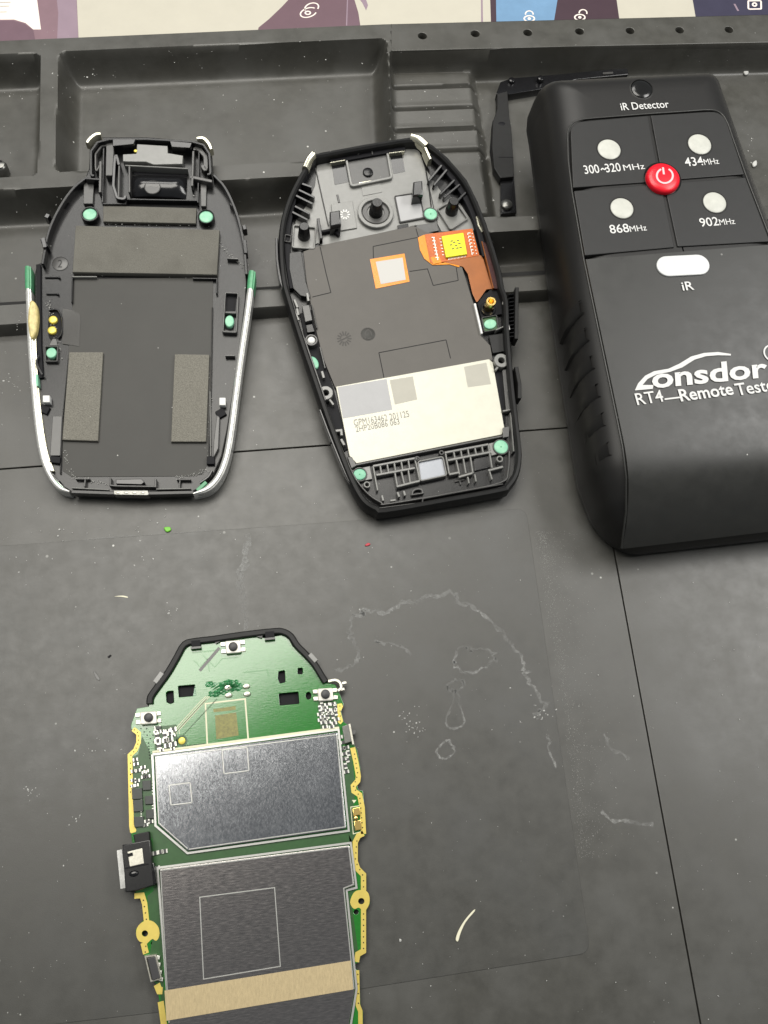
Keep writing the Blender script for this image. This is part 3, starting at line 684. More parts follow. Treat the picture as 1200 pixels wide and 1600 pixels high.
for q in ([(459, 351), (493, 355), (491, 388), (457, 386)], [(684, 326), (710, 311), (731, 341), (704, 358)]):
    plate('post_pad', G['sheen_grey_plastic'], f, p, q, .25, .285, r=.05)
    wall('post_frame', G['sheen_grey_plastic'], f, p, q, .04, .26, .36, closed=True, r=.05)
plate('pillar', G['black_gloss'], f, p, [(515, 331), (531, 328), (533, 350), (516, 354)], .25, .70, bev=.03)
lw([(497, 341), (502, 372)], .08, .55, m='black_gloss', name='pillar'); lw([(500, 362), (520, 358), (530, 366)], .08, .40, m='deep', name='pillar')
plate('pillar', G['black_gloss'], f, p, [(646, 284), (660, 282), (661, 304), (645, 306)], .25, .70, bev=.03)
plate('small_plate', G['sheen_grey_plastic'], f, p, [(517, 319), (551, 314), (558, 356), (523, 362)], .26, .31, r=.02)
for i in range(10):
    a = i * 2 * math.pi / 10; lw([(539 + 4 * math.cos(a), 335 + 4 * math.sin(a)), (539 + 8 * math.cos(a), 335 + 8 * math.sin(a))], .04, .322, h0=.30, m='white_clip', name='date_mark')
plate('sheen_plate', G['sticker_grey'], f, p, [(618, 307), (655, 301), (662, 339), (626, 346)], .26, .30, r=.03)  # pale colour stands in for the reflection on this plate
wall('sheen_plate_frame', G['grey_plastic'], f, p, [(617, 306), (656, 300), (663, 340), (625, 347)], .03, .26, .33, closed=True, r=.02)
lw([(527, 304), (530, 316)], .06, .29, m='grey_plastic')
plate('latch_slot', G['black_gloss'], f, p, [(621, 352), (638, 349), (639, 357), (622, 360)], .26, .33, bev=.01)
plate('plate_tab', G['grey_plastic'], f, p, [(650, 352), (682, 347), (686, 360), (655, 366)], .26, .33, bev=.01)
# fins under the rim
for q in ([(466, 296), (491, 308)], [(462, 305), (488, 318)], [(461, 322), (484, 334)], [(457, 331), (480, 343)], [(470, 286), (487, 292)]): lw(q, .07, .48, m='black_gloss', name='fin')
for q in ([(690, 258), (670, 282)], [(698, 265), (678, 289)], [(710, 281), (688, 303)], [(718, 288), (694, 308)], [(728, 300), (712, 316)]): lw(q, .07, .48, m='black_gloss', name='fin')
lw([(672, 240), (700, 268), (724, 302), (744, 345), (758, 400)], .16, .42, m='deep', name='side_channel', sm=3)
lw([(480, 268), (462, 300), (453, 335), (449, 370), (451, 410), (457, 450)], .16, .40, m='deep', name='side_channel', sm=3)
plate('side_cover', G['black'], f, p, [(452, 395), (471, 392), (478, 440), (486, 465), (470, 462), (458, 450), (452, 420)], .25, .42, r=.05)
wall('nut_pocket', G['grey_plastic'], f, p, quadpts(449.5, 372, 9, 10, 10), .03, .3, .46, closed=True)
lw([(745, 338), (748, 352), (754, 362)], .06, .46, m='chrome_yellow', name='spring_contact')
lw([(757, 352), (764, 368)], .05, .46, m='grey_plastic')
# chrome corners
for q in ([(477, 262), (483, 249), (490, 240)], [(642, 213), (655, 217), (666, 227)], [(664, 232), (672, 250)]):
    P = smoothline(f.pts(q, .62), 5); thin = q[0][0] == 664
    link('chrome_corner', sweep_mesh(P, [(-.10, .35), (-.11, .56), (-.04, .67), (.05, .67), (.10, .58), (.10, .35)], scale=[(.6 if thin else .95)] * len(P)), G['chrome_yellow'], p, ang=60)
# display back film with cut lines
plate('display_back_film', G['film_warm'], f, p, [(474, 393), (502, 383), (646, 353), (656, 357), (664, 362), (690, 366), (719, 408), (740, 475), (752, 525), (766, 540), (770, 563), (524, 606), (505, 560), (490, 500), (479, 440)], .30, .335, r=.02, bev=.006)
def cut(px): lw(px, .022, .339, h0=.33, m='groove', name='cut_line', b=0)
cut([(500, 385), (509, 425), (517, 457)]); cut([(517, 457), (488, 464)]); cut([(584, 418), (583, 385)]); cut([(583, 385), (652, 371)])
cut([(640, 424), (668, 420), (677, 446)]); cut([(677, 446), (716, 438)]); cut([(716, 438), (713, 418)])
cut([(592, 551), (697, 531)]); cut([(697, 531), (704, 560)]); cut([(592, 551), (600, 590)]); cut([(650, 357), (656, 378)])
for i in range(14):
    a = i * 2 * math.pi / 14; lw([(538 + 5 * math.cos(a), 529 + 5 * math.sin(a)), (538 + 11.5 * math.cos(a), 529 + 11.5 * math.sin(a))], .035, .339, h0=.33, m='stamp_ink', name='stamp', b=0)
lw([(534, 531), (542, 527)], .04, .339, h0=.33, m='stamp_ink', name='stamp', b=0)
ring('stamp', G['stamp_ink'], f, p, 575, 522, 11.5, 10.6, .33, .338, b=0.001)
disc('stamp', G['film'], f, p, 575, 522, 10.5, .33, .337, b=.001)
for q in ([(570, 525), (571, 519), (575, 515), (579, 518), (581, 524)], [(571, 529), (570, 526)], [(574, 529), (580, 528)]): lw(q, .03, .340, h0=.33, m='stamp_ink', name='stamp', b=0)
# lower silver plate
plate('display_back_plate', G['silver_plate'], f, p, [(525, 604), (764, 561), (770, 566), (788, 668), (784, 679), (557, 724), (546, 712)], .27, .365, r=.02, bev=.01)
lw([(556, 726), (786, 681)], .05, .40, m='grey_plastic', name='plate_ledge')
plate('plate_corner', G['grey_plastic'], f, p, [(543, 714), (550, 714), (557, 727), (549, 732)], .3, .45); plate('plate_corner', G['grey_plastic'], f, p, [(786, 668), (796, 666), (795, 682), (786, 684)], .3, .45)
HS = .368
def sticker(m, px, name='sticker', label=None, h=HS): return plate(name, G[m], f, p, px, h - .006, h, bev=.001, label=label)
sticker('sticker_grey', [(527, 605), (604, 592), (613, 640), (536, 654)], label='large pale grey label')
sticker('sticker_cream', [(609, 594), (645, 588), (652, 624), (617, 632)], label='small cream label')
sticker('sticker_cream', [(725, 573), (760, 566.5), (767, 600), (731, 605)], label='small cream label by the corner')
text('printed_code', 'GPM163462 201125', G['print_grey'], f, p, (554, 665.5), (640, 651), 10, HS + .001, bold=-.004)
text('printed_code', '2HP20B086 063', G['print_grey'], f, p, (556.5, 675), (625, 662.5), 9, HS + .001, bold=-.004)
# orange square label
plate('orange_label', G['orange'], f, p, [(578, 405), (632, 396), (640, 440), (587, 451)], .33, .346, bev=.002)
plate('white_label', G['paper_white'], f, p, [(587, 409), (629, 402.5), (634, 437), (595, 444)], .343, .352, bev=.001)
# flex cable and its chip
plate('flex_cable', G['copper_flex'], f, p, [(690, 409), (748, 398), (754, 400), (768, 448), (770, 451), (760, 452), (745, 473), (738, 458), (731, 428), (724, 417), (714, 414)], .335, .362, r=.03, bev=.004)
plate('flex_edge', G['orange'], f, p, [(653, 371), (664, 366), (672, 409), (690, 411), (714, 407), (719, 418), (703, 413), (676, 414), (663, 404), (656, 390)], .335, .358, r=.03, bev=.003)
plate('flex_board', G['orange_red'], f, p, [(664, 366), (738, 357), (749, 399), (677, 412), (672, 409)], .34, .372, r=.02, bev=.003)
plate('flex_corner', G['orange'], f, p, [(673, 402), (686, 400), (690, 410), (677, 412.5)], .37, .376, bev=0)
plate('flex_fold', G['maroon'], f, p, [(753, 377), (764, 382), (784, 452), (771, 450)], .3, .43, bev=.004)
lw([(753, 377), (771, 450)], .03, .45, m='copper_flex', name='flex_fold_edge')
plate('yellow_chip', G['yellow_chip'], f, p, [(690, 369), (724, 363.5), (730, 397), (697, 402)], .37, .44, r=.02, bev=.008)
for (x, y) in ((704, 377), (708, 379), (714, 376), (703, 383), (711, 384), (716, 381), (706, 389), (713, 388), (718, 387)): lw([(x, y), (x + 3.5, y - .8)], .03, .4415, h0=.43, m='print_black', name='chip_marking', b=0)
L_ = []
def comp(x, y, a, b_, h=.39, rot=-.15):
    q = f.uv(x, y, h); s = .0163; L_.append((q[0], q[1], a * s, b_ * s, .36, h, rot))
for i in range(13): comp(701 + i * 2.2, 404.5 - i * .38, 1.2, 4, .38)
for i in range(6): comp(688 + i * .9, 373 + i * 5, 3, 1.4, .38)
for i in range(7):
    comp(677 + i * 1.0, 371 + i * 5.2, 5, 1.6, .39); comp(678 + i * 1.0, 373.5 + i * 5.2, 1.6, 3.5, .39)
for i in range(7):
    comp(733 + i * .9, 364 + i * 5.2, 4.5, 1.6, .39); comp(731 + i * 1.1, 366 + i * 5.2, 1.4, 3, .39)
    comp(738 + i * 1.1, 365 + i * 5.2, 1.4, 2.2, .39)
o = link('flex_components', boxes_mesh(L_), G['smd_end'], p, smooth=False); o['kind'] = 'stuff'
# brass insert and pockets
plate('insert_pocket', G['deep'], f, p, [(746, 474), (768, 450), (783, 454), (788, 490), (752, 496)], .25, .34, bev=.004)
ring('insert_seat', G['black_gloss'], f, p, 763, 482, 12, 8, .3, .40)
c0 = f.uv(763, 482, .34); rr = np.linalg.norm(f.uv(771, 482, .34) - c0)
link('brass_insert', lathe_mesh(c0[0], c0[1], [(rr * .85, .3), (rr * .85, .44), (rr * .95, .46), (rr * .95, .70), (rr * .9, .72), (rr * .58, .72), (rr * .55, .50)], 20), G['brass'], p, ang=40)
wall('stake_pocket', G['grey_plastic'], f, p, [(753, 496), (776, 492), (779, 514), (757, 518)], .03, .25, .40, closed=True, r=.03)
plate('pocket_floor', G['pcb_dark'], f, p, [(753, 496), (776, 492), (779, 514), (757, 518)], .25, .345, r=.03)
for (x, y, a, b_, rt) in ((766, 506, 10, 8, .2), (490, 566, 7, 11, .3), (673, 334, 10, 10, 0), (783, 698, 11, 11, 0), (562, 741, 10, 9, 0)):
    if rt == 0: ring('stake_collar', G['grey_plastic'], f, p, x, y, a + 2, a - .2, .25, .36)
    disc('heat_stake', G['green_dot'], f, p, x, y, a, .25, .385, ry=b_, rot=rt, b=.015, dome=.006)
    if rt == 0: disc('stake_dimple', G['green_paint'], f, p, x, y, 2, .38, .395, n=10)
lw([(742, 474), (753, 521)], .06, .42, m='white_clip', name='white_edge'); lw([(786, 454), (790, 490), (795, 515)], .08, .52, m='white_clip', name='white_edge')
lw([(775, 515), (792, 508), (796, 545)], .04, .46, m='sheen_grey_plastic', name='bracket')
plate('side_cover', G['black_matte'], f, p, [(764, 524), (790, 520), (792, 548), (770, 552)], .25, .36, r=.03)
plate('side_cover', G['grey_plastic'], f, p, [(785, 578), (798, 575), (801, 640), (791, 642)], .25, .40, r=.03)
plate('side_channel', G['deep'], f, p, [(771, 575), (786, 572), (790, 660), (786, 662)], .25, .30)
lw([(786, 642), (797, 640)], .05, .44, m='sheen_grey_plastic'); lw([(798, 645), (803, 705)], .04, .48, m='sheen_grey_plastic')
plate('side_channel', G['deep'], f, p, [(498, 480), (505, 560), (521, 606), (545, 700), (538, 705), (505, 630), (480, 545), (468, 490)], .25, .30)
for q in ([(460, 468), (465, 480)], [(464, 482), (466, 492)], [(480, 458), (482, 470)], [(503, 580), (506, 590)], [(524, 673), (533, 672), (534, 680)], [(533, 686), (538, 695)]): lw(q, .07, .46, m='sheen_grey_plastic', name='peg')
plate('side_rib', G['grey_plastic'], f, p, [(472, 478), (483, 476), (488, 500), (477, 503)], .25, .44); plate('side_rib', G['black'], f, p, [(478, 508), (488, 506), (492, 518), (480, 520)], .25, .40)
lw([(487, 476), (495, 512)], .03, .44, m='grey_plastic'); lw([(500, 542), (508, 575)], .04, .42, m='grey_plastic')
ring('screw_seat', G['grey_plastic'], f, p, 486.5, 531, 10, 7, .25, .48); disc('white_pin', G['white_clip'], f, p, 486.5, 531, 6.5, .25, .44, dome=.02)
ring('screw_boss', G['sheen_grey_plastic'], f, p, 509, 613.5, 11.5, 5, .25, .50); ring('screw_boss', G['sheen_grey_plastic'], f, p, 783.5, 563, 11.5, 5, .25, .50)
for (x, y) in ((509, 613.5), (783.5, 563)): disc('boss_hole', G['deep'], f, p, x, y, 5, .25, .30)
lw([(515, 624), (521, 632)], .06, .46, m='sheen_grey_plastic'); lw([(779, 572), (774, 578)], .06, .46, m='sheen_grey_plastic')
# speaker grille at the bottom: black ribs, shine of their tops painted grey
for q in ([(583, 728), (652, 715)], [(588, 742), (648, 731)], [(620, 760), (656, 751)], [(695, 707), (763, 694)], [(700, 719), (767, 706)], [(702, 741), (717, 738)], [(717, 745), (738, 739)], [(763, 735), (786, 729)]):
    lw(q, .06, .42, m='sheen_grey_plastic', name='grille_bar')
for q in ([(583, 728), (590, 766)], [(594, 727), (596, 739)], [(605, 725), (607, 737)], [(616, 723), (618, 735)], [(627, 721), (629, 733)], [(638, 718), (640, 731)],
          [(617, 738), (621, 760)], [(627, 736), (632, 757)], [(638, 734), (641, 754)], [(648, 715), (656, 750)], [(696, 707), (702, 740)], [(709, 705), (711, 716)], [(720, 703), (722, 714)],
          [(731, 700), (733, 712)], [(742, 698), (744, 709)], [(753, 696), (755, 707)], [(763, 694), (769, 731)], [(713, 718), (718, 741)], [(724, 716), (728, 739)], [(735, 713), (739, 739)],
          [(765, 736), (769, 749)], [(742, 741), (744, 752)], [(731, 745), (733, 755)]):
    lw(q, .045, .41, m='sheen_grey_plastic', name='grille_rib')
plate('dark_recess', G['black_gloss'], f, p, [(740, 716), (764, 711), (766, 730), (742, 736)], .24, .30)
wall('window_frame', G['sheen_grey_plastic'], f, p, [(653, 721), (692, 713), (698, 742), (657, 751)], .04, .25, .42, closed=True, r=.06)
plate('light_window', G['clear_grey'], f, p, [(653, 721), (692, 713), (698, 742), (657, 751)], .26, .36, r=.06)
for (x, y) in ((652, 716), (690, 707)): ring('tiny_boss', G['grey_plastic'], f, p, x, y, 4, 1.8, .25, .44, n=12)
for (x, y) in ((573.5, 757), (781, 717)): ring('tiny_boss', G['sheen_grey_plastic'], f, p, x, y, 5.5, 3, .25, .42, n=14)
plate('stake_pad', G['sheen_grey_plastic'], f, p, [(549, 734), (578, 728), (582, 748), (556, 754)], .25, .33); plate('stake_pad', G['sheen_grey_plastic'], f, p, [(764, 693), (788, 687), (792, 705), (768, 712)], .25, .33)
lw([(711, 752), (726, 749)], .035, .30, m='grey_plastic', name='moulded_mark'); lw([(717, 746), (720, 757)], .035, .30, m='grey_plastic', name='moulded_mark')
P = smoothline(f.pts([(644, 772), (646, 766), (652, 763), (659, 764), (661, 769)], .4), 4)
link('moulded_mark', sweep_mesh(P, wprof(.05, .24, .36)), G['grey_plastic'], p); lw([(643, 773), (662, 770)], .04, .36, m='grey_plastic', name='moulded_mark')
for q in ([(597, 774), (599, 782)], [(621, 769), (624, 776)], [(631, 767), (633, 774)], [(610, 782), (618, 781)]): lw(q, .06, .40, m='sheen_grey_plastic', name='peg')

# ================================================================== RIGHT: remote tester
FT = Frame((965, 868, 0.02), (1180, 850, 0.02), (905, 345, .80))
rt = thing('remote_tester', FT, 'thick black handheld remote tester with red power button and four round white lights', 'tester')
f = FT; p = rt; H = 2.25
# plan outline at mid height, wider than the frame on the right
ol = [f.uv(*q, 1.1) for q in ((836, 190), (873, 480), (904, 680), (914, 745))]
TOPL = f.uv(836, 146, 1.9); TOPR = f.uv(1128, 121, 1.9); BOTL = f.uv(975, 862, .7)
# right edge: mirror of the left about the middle line of the instrument
mid_t = f.uv(1004, 140, H); mid_b = f.uv(1090, 480, H)
axis = _n(mid_b - mid_t); an = np.array([-axis[1], axis[0]])
def refl(q): d = (q - mid_t).dot(an); return q - 2 * d * an
OUTT = [ol[0] + [0, .0], ol[1], ol[2], ol[3]]
OUTT = OUTT + [f.uv(929, 808, .7), f.uv(949, 846, .4), f.uv(985, 867, .3)]
PR = [refl(q) for q in OUTT][::-1]
OUTT = OUTT + PR
cy_top = .5 * (TOPL + TOPR)
# top end: push to the far end line
topy = f.uv(870, 133, 1.5)[1]
tl = np.array([OUTT[0][0], topy]); trr = refl(tl); trr = np.array([trr[0], f.uv(1085, 118, 1.5)[1]])
body = np.array([tl] + OUTT + [trr])
if sum(body[q - 1][0] * body[q][1] - body[q][0] * body[q - 1][1] for q in range(len(body))) < 0: body = body[::-1]
def offpoly(P, d):
    k = len(P); L_ = []
    for q in range(k):
        e = _n(P[q] - P[q - 1]); n_ = np.array([-e[1], e[0]]); L_.append((n_, n_.dot(P[q]) + d))
    return np.array([np.linalg.solve(np.array([L_[q][0], L_[(q + 1) % k][0]]), np.array([L_[q][1], L_[(q + 1) % k][1]])) for q in range(k)])
def loop(d, r):
    P = offpoly(body, d); k = len(P); out = []; NF, NS = 8, 9
    tg = []
    for q in range(k):
        b_ = P[q]; u, v = P[q - 1] - b_, P[(q + 1) % k] - b_; lu, lv = np.linalg.norm(u), np.linalg.norm(v); u, v = u / lu, v / lv
        dd = min(r / math.tan(math.acos(max(-1, min(1, u.dot(v)))) / 2), lu * .46, lv * .46); tg.append((b_ + u * dd, b_, b_ + v * dd))
    for q in range(k):
        p0, b_, p1 = tg[q]
        for w_ in range(NF): t = w_ / NF; out.append((1 - t) ** 2 * p0 + 2 * t * (1 - t) * b_ + t * t * p1)
        q0 = tg[(q + 1) % k][0]
        for w_ in range(NS): out.append(p1 + (q0 - p1) * w_ / NS)
    return np.array(out)
yb0 = body[:, 1].min(); yt0 = body[:, 1].max()
def topz(X, Y):
    """height of the upper surface before the side rounding"""
    a = np.clip((yb0 + 2.5 - Y) / 2.5, 0, 1); b_ = np.clip((Y - (yt0 - .9)) / .9, 0, 1)
    return H - 1.35 * a ** 2.4 - .16 * b_ ** 2.0
def erode(d):                        # inner parallel of the convex outline, by clipping
    K = [np.array(q, float) for q in ((-50, -50), (50, -50), (50, 50), (-50, 50))]; k = len(body)
    for q in range(k):
        e = body[q] - body[q - 1]; l = np.linalg.norm(e)
        if l < 1e-6: continue
        e = e / l; n_ = np.array([-e[1], e[0]]); c_ = n_.dot(body[q]) + d; out = []
        for w_ in range(len(K)):
            a, b_ = K[w_ - 1], K[w_]; sa, sb = n_.dot(a) - c_, n_.dot(b_) - c_
            if (sa >= 0) != (sb >= 0): out.append(a + (b_ - a) * sa / (sa - sb))
            if sb >= 0: out.append(b_)
        K = out
    return np.array(K)
def nearest(P, K):
    best = np.full(len(P), 1e9); N = P.copy()
    for w_ in range(len(K)):
        a, b_ = K[w_ - 1], K[w_]; e = b_ - a; t = np.clip(((P - a) @ e) / max(e.dot(e), 1e-12), 0, 1); q = a + t[:, None] * e
        dd = np.linalg.norm(P - q, axis=1); m_ = dd < best; best[m_] = dd[m_]; N[m_] = q[m_]
    return N
P0 = loop(0., 1.12); N1 = nearest(P0, erode(1.0)); D1 = np.linalg.norm(N1 - P0, axis=1)
def ringat(d): return P0 + (N1 - P0) * (d / 1.0) if d <= 1.0 else nearest(N1, erode(d))
prof = [(.18, .0), (.06, .12), (.0, .5), (.02, 1.1), (.06, 1.5), (.13, 1.74), (.22, 1.91), (.34, 2.04), (.48, 2.135), (.64, 2.20), (.82, 2.238), (1.0, 2.25)]
V = []; F = []
for (d, h) in prof:
    Q = ringat(d); n = len(Q)
    V += [(q[0], q[1], z) for q, z in zip(Q, h * topz(Q[:, 0], Q[:, 1]) / H)]
for i in range(len(prof) - 1):
    for j in range(n): F.append((i * n + j, i * n + (j + 1) % n, (i + 1) * n + (j + 1) % n, (i + 1) * n + j))
for d in (1.25, 1.55, 1.9):
    Q = ringat(d); k = len(V); V += [(q[0], q[1], z) for q, z in zip(Q, topz(Q[:, 0], Q[:, 1]))]
    for j in range(n): F.append((k - n + j, k - n + (j + 1) % n, k + (j + 1) % n, k + j))
base = len(V) - n; tt = (Q - mid_t).dot(axis); t0_, t1_ = tt.min() + .4, tt.max() - .4
for s_ in (.5, .02):
    cl = mid_t + np.clip(tt, t0_, t1_)[:, None] * axis; R_ = cl + (Q - cl) * s_
    k = len(V); V += [(q[0], q[1], z) for q, z in zip(R_, topz(R_[:, 0], R_[:, 1]))]
    for j in range(n): F.append((base + j, base + (j + 1) % n, k + (j + 1) % n, k + j))
    base = k
import bmesh
me = meshdata(V, F); bm = bmesh.new(); bm.from_mesh(me); bmesh.ops.recalc_face_normals(bm, faces=bm.faces)
bm.to_mesh(me); bm.free()
link('body', me, G['tester_body'], p, ang=75)
# face panels: four light panels above, one long panel below
HF = H + .045
def fp(px, name='light_panel', r=.03, **k): return plate(name, G['tester_upper_dim'], f, p, px, H - .12, HF, r=r, bev=.02, **k)
fp([(891, 191), (1012.5, 180.5), (1031, 283), (895.5, 293)], r=[.42, .03, .03, .03])
fp([(1017, 180), (1130, 173), (1163, 272), (1036, 282)], r=[.03, .42, .03, .03])
fp([(897, 298), (1033, 287), (1054, 386), (914, 399)])
fp([(1038, 286.5), (1165, 277), (1203, 377), (1059, 385)])
# long lower panel follows the roll of the body
def lerp(a, b_, t): return a + (b_ - a) * t
la, lb = f.uv(915, 404, HF), f.uv(988, 846, 1.6); ra, rb = f.uv(1205, 381, HF), refl(f.uv(988, 846, 1.6))
V, F = [], []; NU, NV = 40, 60
for i in range(NV + 1):
    t = i / NV; a, b_ = lerp(la, lb, t), lerp(ra, rb, t)
    for j in range(NU + 1):
        u = j / NU; q = lerp(a, b_, u); e = min(j, NU - j, i) ; z = float(topz(np.array(q[0]), np.array(q[1])))
        V.append((q[0], q[1], z + (.03 - .10 * max(0, (t - .80) / .2) ** 1.5 if e > 0 else -.03) - .018 * (max(0, .05 - u) / .05) ** 2 - .018 * (max(0, u - .95) / .05) ** 2))
for i in range(NV):
    for j in range(NU): k = i * (NU + 1) + j; F.append((k, k + NU + 1, k + NU + 2, k + 1))
# squeeze first rows and columns to make a tight bevel
V = np.array(V).reshape(NV + 1, NU + 1, 3)
V[:, 1, :2] = V[:, 0, :2] * .93 + V[:, 1, :2] * .07; V[:, -2, :2] = V[:, -1, :2] * .93 + V[:, -2, :2] * .07; V[1, :, :2] = V[0, :, :2] * .9 + V[1, :, :2] * .1
me = meshdata(V.reshape(-1, 3), F)
link('face_panel', me, G['tester_panel'], p, ang=40)
# lip around the panels
def on_top(q, dz): return (q[0], q[1], float(topz(np.array(q[0]), np.array(q[1]))) + dz)
def lip(px3, rad=.026, m='tester_panel', name='panel_lip'):
    V, F = [], []; P = [np.array(q) for q in px3]; n_ = 6
    for i, q in enumerate(P):
        d = _n(P[min(i + 1, len(P) - 1)] - P[max(i - 1, 0)]); sx = _n(np.cross(d, [0, 0, 1])); up = np.cross(sx, d)
        for j in range(n_): a = 2 * math.pi * j / n_; V.append(q + sx * rad * math.cos(a) + up * rad * math.sin(a))
    for i in range(len(P) - 1):
        for j in range(n_): F.append((i * n_ + j, i * n_ + (j + 1) % n_, (i + 1) * n_ + (j + 1) % n_, (i + 1) * n_ + j))
    return link(name, meshdata(V, F), G[m], p, ang=80)
L1 = f.pts([(983, 842)], 1.75) + [lerp(lb, la, t / 10) + np.array([-.05, 0]) for t in range(0, 11)]
L1 += f.pts([(894, 300), (888, 250), (887, 215)], HF)
arc = f.pts([(887, 215), (888, 203), (895, 192), (908, 186.5), (930, 184)], HF)
L2 = smoothline(arc, 4) + f.pts([(1012, 177.5), (1080, 173)], HF) + smoothline(f.pts([(1100, 171.5), (1116, 172), (1128, 178), (1137, 192), (1144, 212)], HF), 4) + f.pts([(1168, 280), (1208, 383), (1240, 480)], HF)
lip([on_top(q, .035) for q in L1[1:-1] + L2])
# lights
for (x, y) in ((952, 233), (1093.5, 225), (972, 325), (1117, 316)):
    ring('light_bezel', G['tester_body'], f, p, x, y, 20, 18, HF - .02, HF + .008, n=30, b=.004)
    disc('status_light', G['lens_white'], f, p, x, y, 18, HF - .02, HF + .012, ry=18, n=32, dome=.03)
c = f.uv(1036, 280, HF + .1); r_ = np.linalg.norm(f.uv(1062, 280, HF + .1) - c)
ring('button_well', G['tester_gloss'], f, p, 1035.5, 279, 29, 26, HF - .02, HF + .01, n=36, b=.004)
btn = link('power_button', lathe_mesh(*f.uv(1035.5, 279.5, HF + .06), [(r_, HF - .05), (r_, HF + .07), (r_ * .97, HF + .11), (r_ * .90, HF + .145), (r_ * .7, HF + .165), (r_ * .4, HF + .175), (.01, HF + .178)], 40), G['red'], p, ang=60)
P = []
for j in range(25):
    a = math.radians(118 + 304 * j / 24); P.append(f.uv(1038.5 + 12.5 * math.cos(a), 275 - 11.5 * math.sin(a), HF + .17))
zz = HF + .178
link('power_symbol', sweep_mesh(P, [(-.025, zz), (-.025, zz + .006), (.025, zz + .006), (.025, zz)]), G['ink_pink'], btn, smooth=False)
link('power_symbol', sweep_mesh(f.pts([(1035.5, 262), (1037, 273)], HF + .17), [(-.025, zz), (-.025, zz + .008), (.025, zz + .008), (.025, zz)]), G['ink_pink'], btn, smooth=False)
# infrared window and detector
a, b_ = f.uv(1043, 416.5, HF), f.uv(1091, 414, HF); hw = np.linalg.norm(f.uv(1067, 399.5, HF) - f.uv(1067, 430.5, HF)) / 2
ux = _n(b_ - a); ang0 = math.atan2(ux[1], ux[0])
P = [b_ + hw * np.array([math.cos(ang0 + t), math.sin(ang0 + t)]) for t in np.linspace(-math.pi / 2, math.pi / 2, 14)] + [a + hw * np.array([math.cos(ang0 + t), math.sin(ang0 + t)]) for t in np.linspace(math.pi / 2, 1.5 * math.pi, 14)]
link('infrared_window', plate_mesh(P, HF - .05, HF + .03, (), .02, 2), G['window_white'], p, ang=50)
c = f.uv(1002.5, 139.5, H); r_ = np.linalg.norm(f.uv(1019, 139.5, H) - c); zt = float(topz(np.array(c[0]), np.array(c[1])))
link('detector_lens', lathe_mesh(c[0], c[1], [(r_, zt - .2), (r_, zt - .0), (r_ * .92, zt + .015), (r_ * .6, zt + .03), (.01, zt + .035)], 32), G['tester_gloss'], p, ang=60)
me = lathe_mesh(c[0], c[1], [(r_ * 1.16, zt - .2), (r_ * 1.14, zt + .004), (r_ * 1.05, zt + .01), (r_ * 1.02, zt - .03)], 32)
link('detector_bezel', me, G['tester_body'], p, ang=60)
# lettering
def tx(s, p0, p1, cap, h=HF, **k): return text('lettering', s, G['ink_white'], f, p, p0, p1, cap, h + .004, **k)
zi = float(topz(*[np.array(v) for v in f.uv(1008, 168, H)]))
tx('iR Detector', (971, 172.5), (1046, 168), 11, h=zi + .012, bold=.006)
tx('300', (914, 272), (937.5, 270), 13, bold=.006); tx('320', (947.5, 269.5), (971, 267.5), 13, bold=.006)
link('lettering', sweep_mesh(smoothline(f.pts([(939, 266), (941, 263.5), (943, 264.5), (945, 265), (947, 262.5)], HF), 4), [(-.017, HF + .004), (-.017, HF + .01), (.017, HF + .01), (.017, HF + .004)]), G['ink_white'], p, smooth=False); tx('MHz', (975, 266.8), (1008, 264), 9, bold=.0)
tx('434', (1071.5, 260), (1100, 258), 13, bold=.006); tx('MHz', (1101, 258), (1124, 256), 9, bold=.0)
tx('868', (954, 365), (984, 362.5), 13, bold=.006); tx('MHz', (985, 362.5), (1011, 360), 9, bold=.0)
tx('902', (1095, 354.5), (1124, 352), 13, bold=.006); tx('MHz', (1125, 352), (1149, 350), 9, bold=.0)
tx('iR', (1067, 454), (1085, 452.5), 13, bold=.01)
tx('RT4', (996, 633), (1038, 627), 18, bold=.006); tx('Remote', (1064, 627), (1147, 616), 18, bold=.02); tx('Tester', (1152, 618), (1222, 608), 18, bold=.012)
def ink(px, sm=0, name='lettering'): return plate(name, G['ink_white'], f, p, px, HF - .003, HF + .006, bev=0, sm=sm)
ink([(1038.5, 622.5), (1063, 619.5), (1063, 622), (1038.5, 625)])
tx('onsdor', (1021, 606), (1203, 588), 29, bold=.026, shear=.12)
ink([(992, 610), (997, 599), (1008, 587), (1022, 580), (1045, 576), (1062, 568), (1080, 557), (1100, 551.5), (1122, 550), (1142, 553), (1142, 555.5), (1122, 555), (1103, 556.5), (1085, 562),
     (1066, 574), (1047, 581), (1026, 585), (1012, 592), (1004, 601.5), (1021, 601.5), (1020, 607.5)], name='logo_swoosh')
cR = f.uv(1207, 552, HF); sR = np.linalg.norm(f.uv(1217, 552, HF) - cR)
link('lettering', sweep_mesh([cR + sR * 1.3 * np.array([math.cos(a), math.sin(a)]) for a in np.linspace(0, 2 * math.pi, 28, endpoint=False)], [(-.02, HF + .002), (-.02, HF + .007), (.02, HF + .007), (.02, HF + .002)], True), G['ink_white'], p, smooth=False)
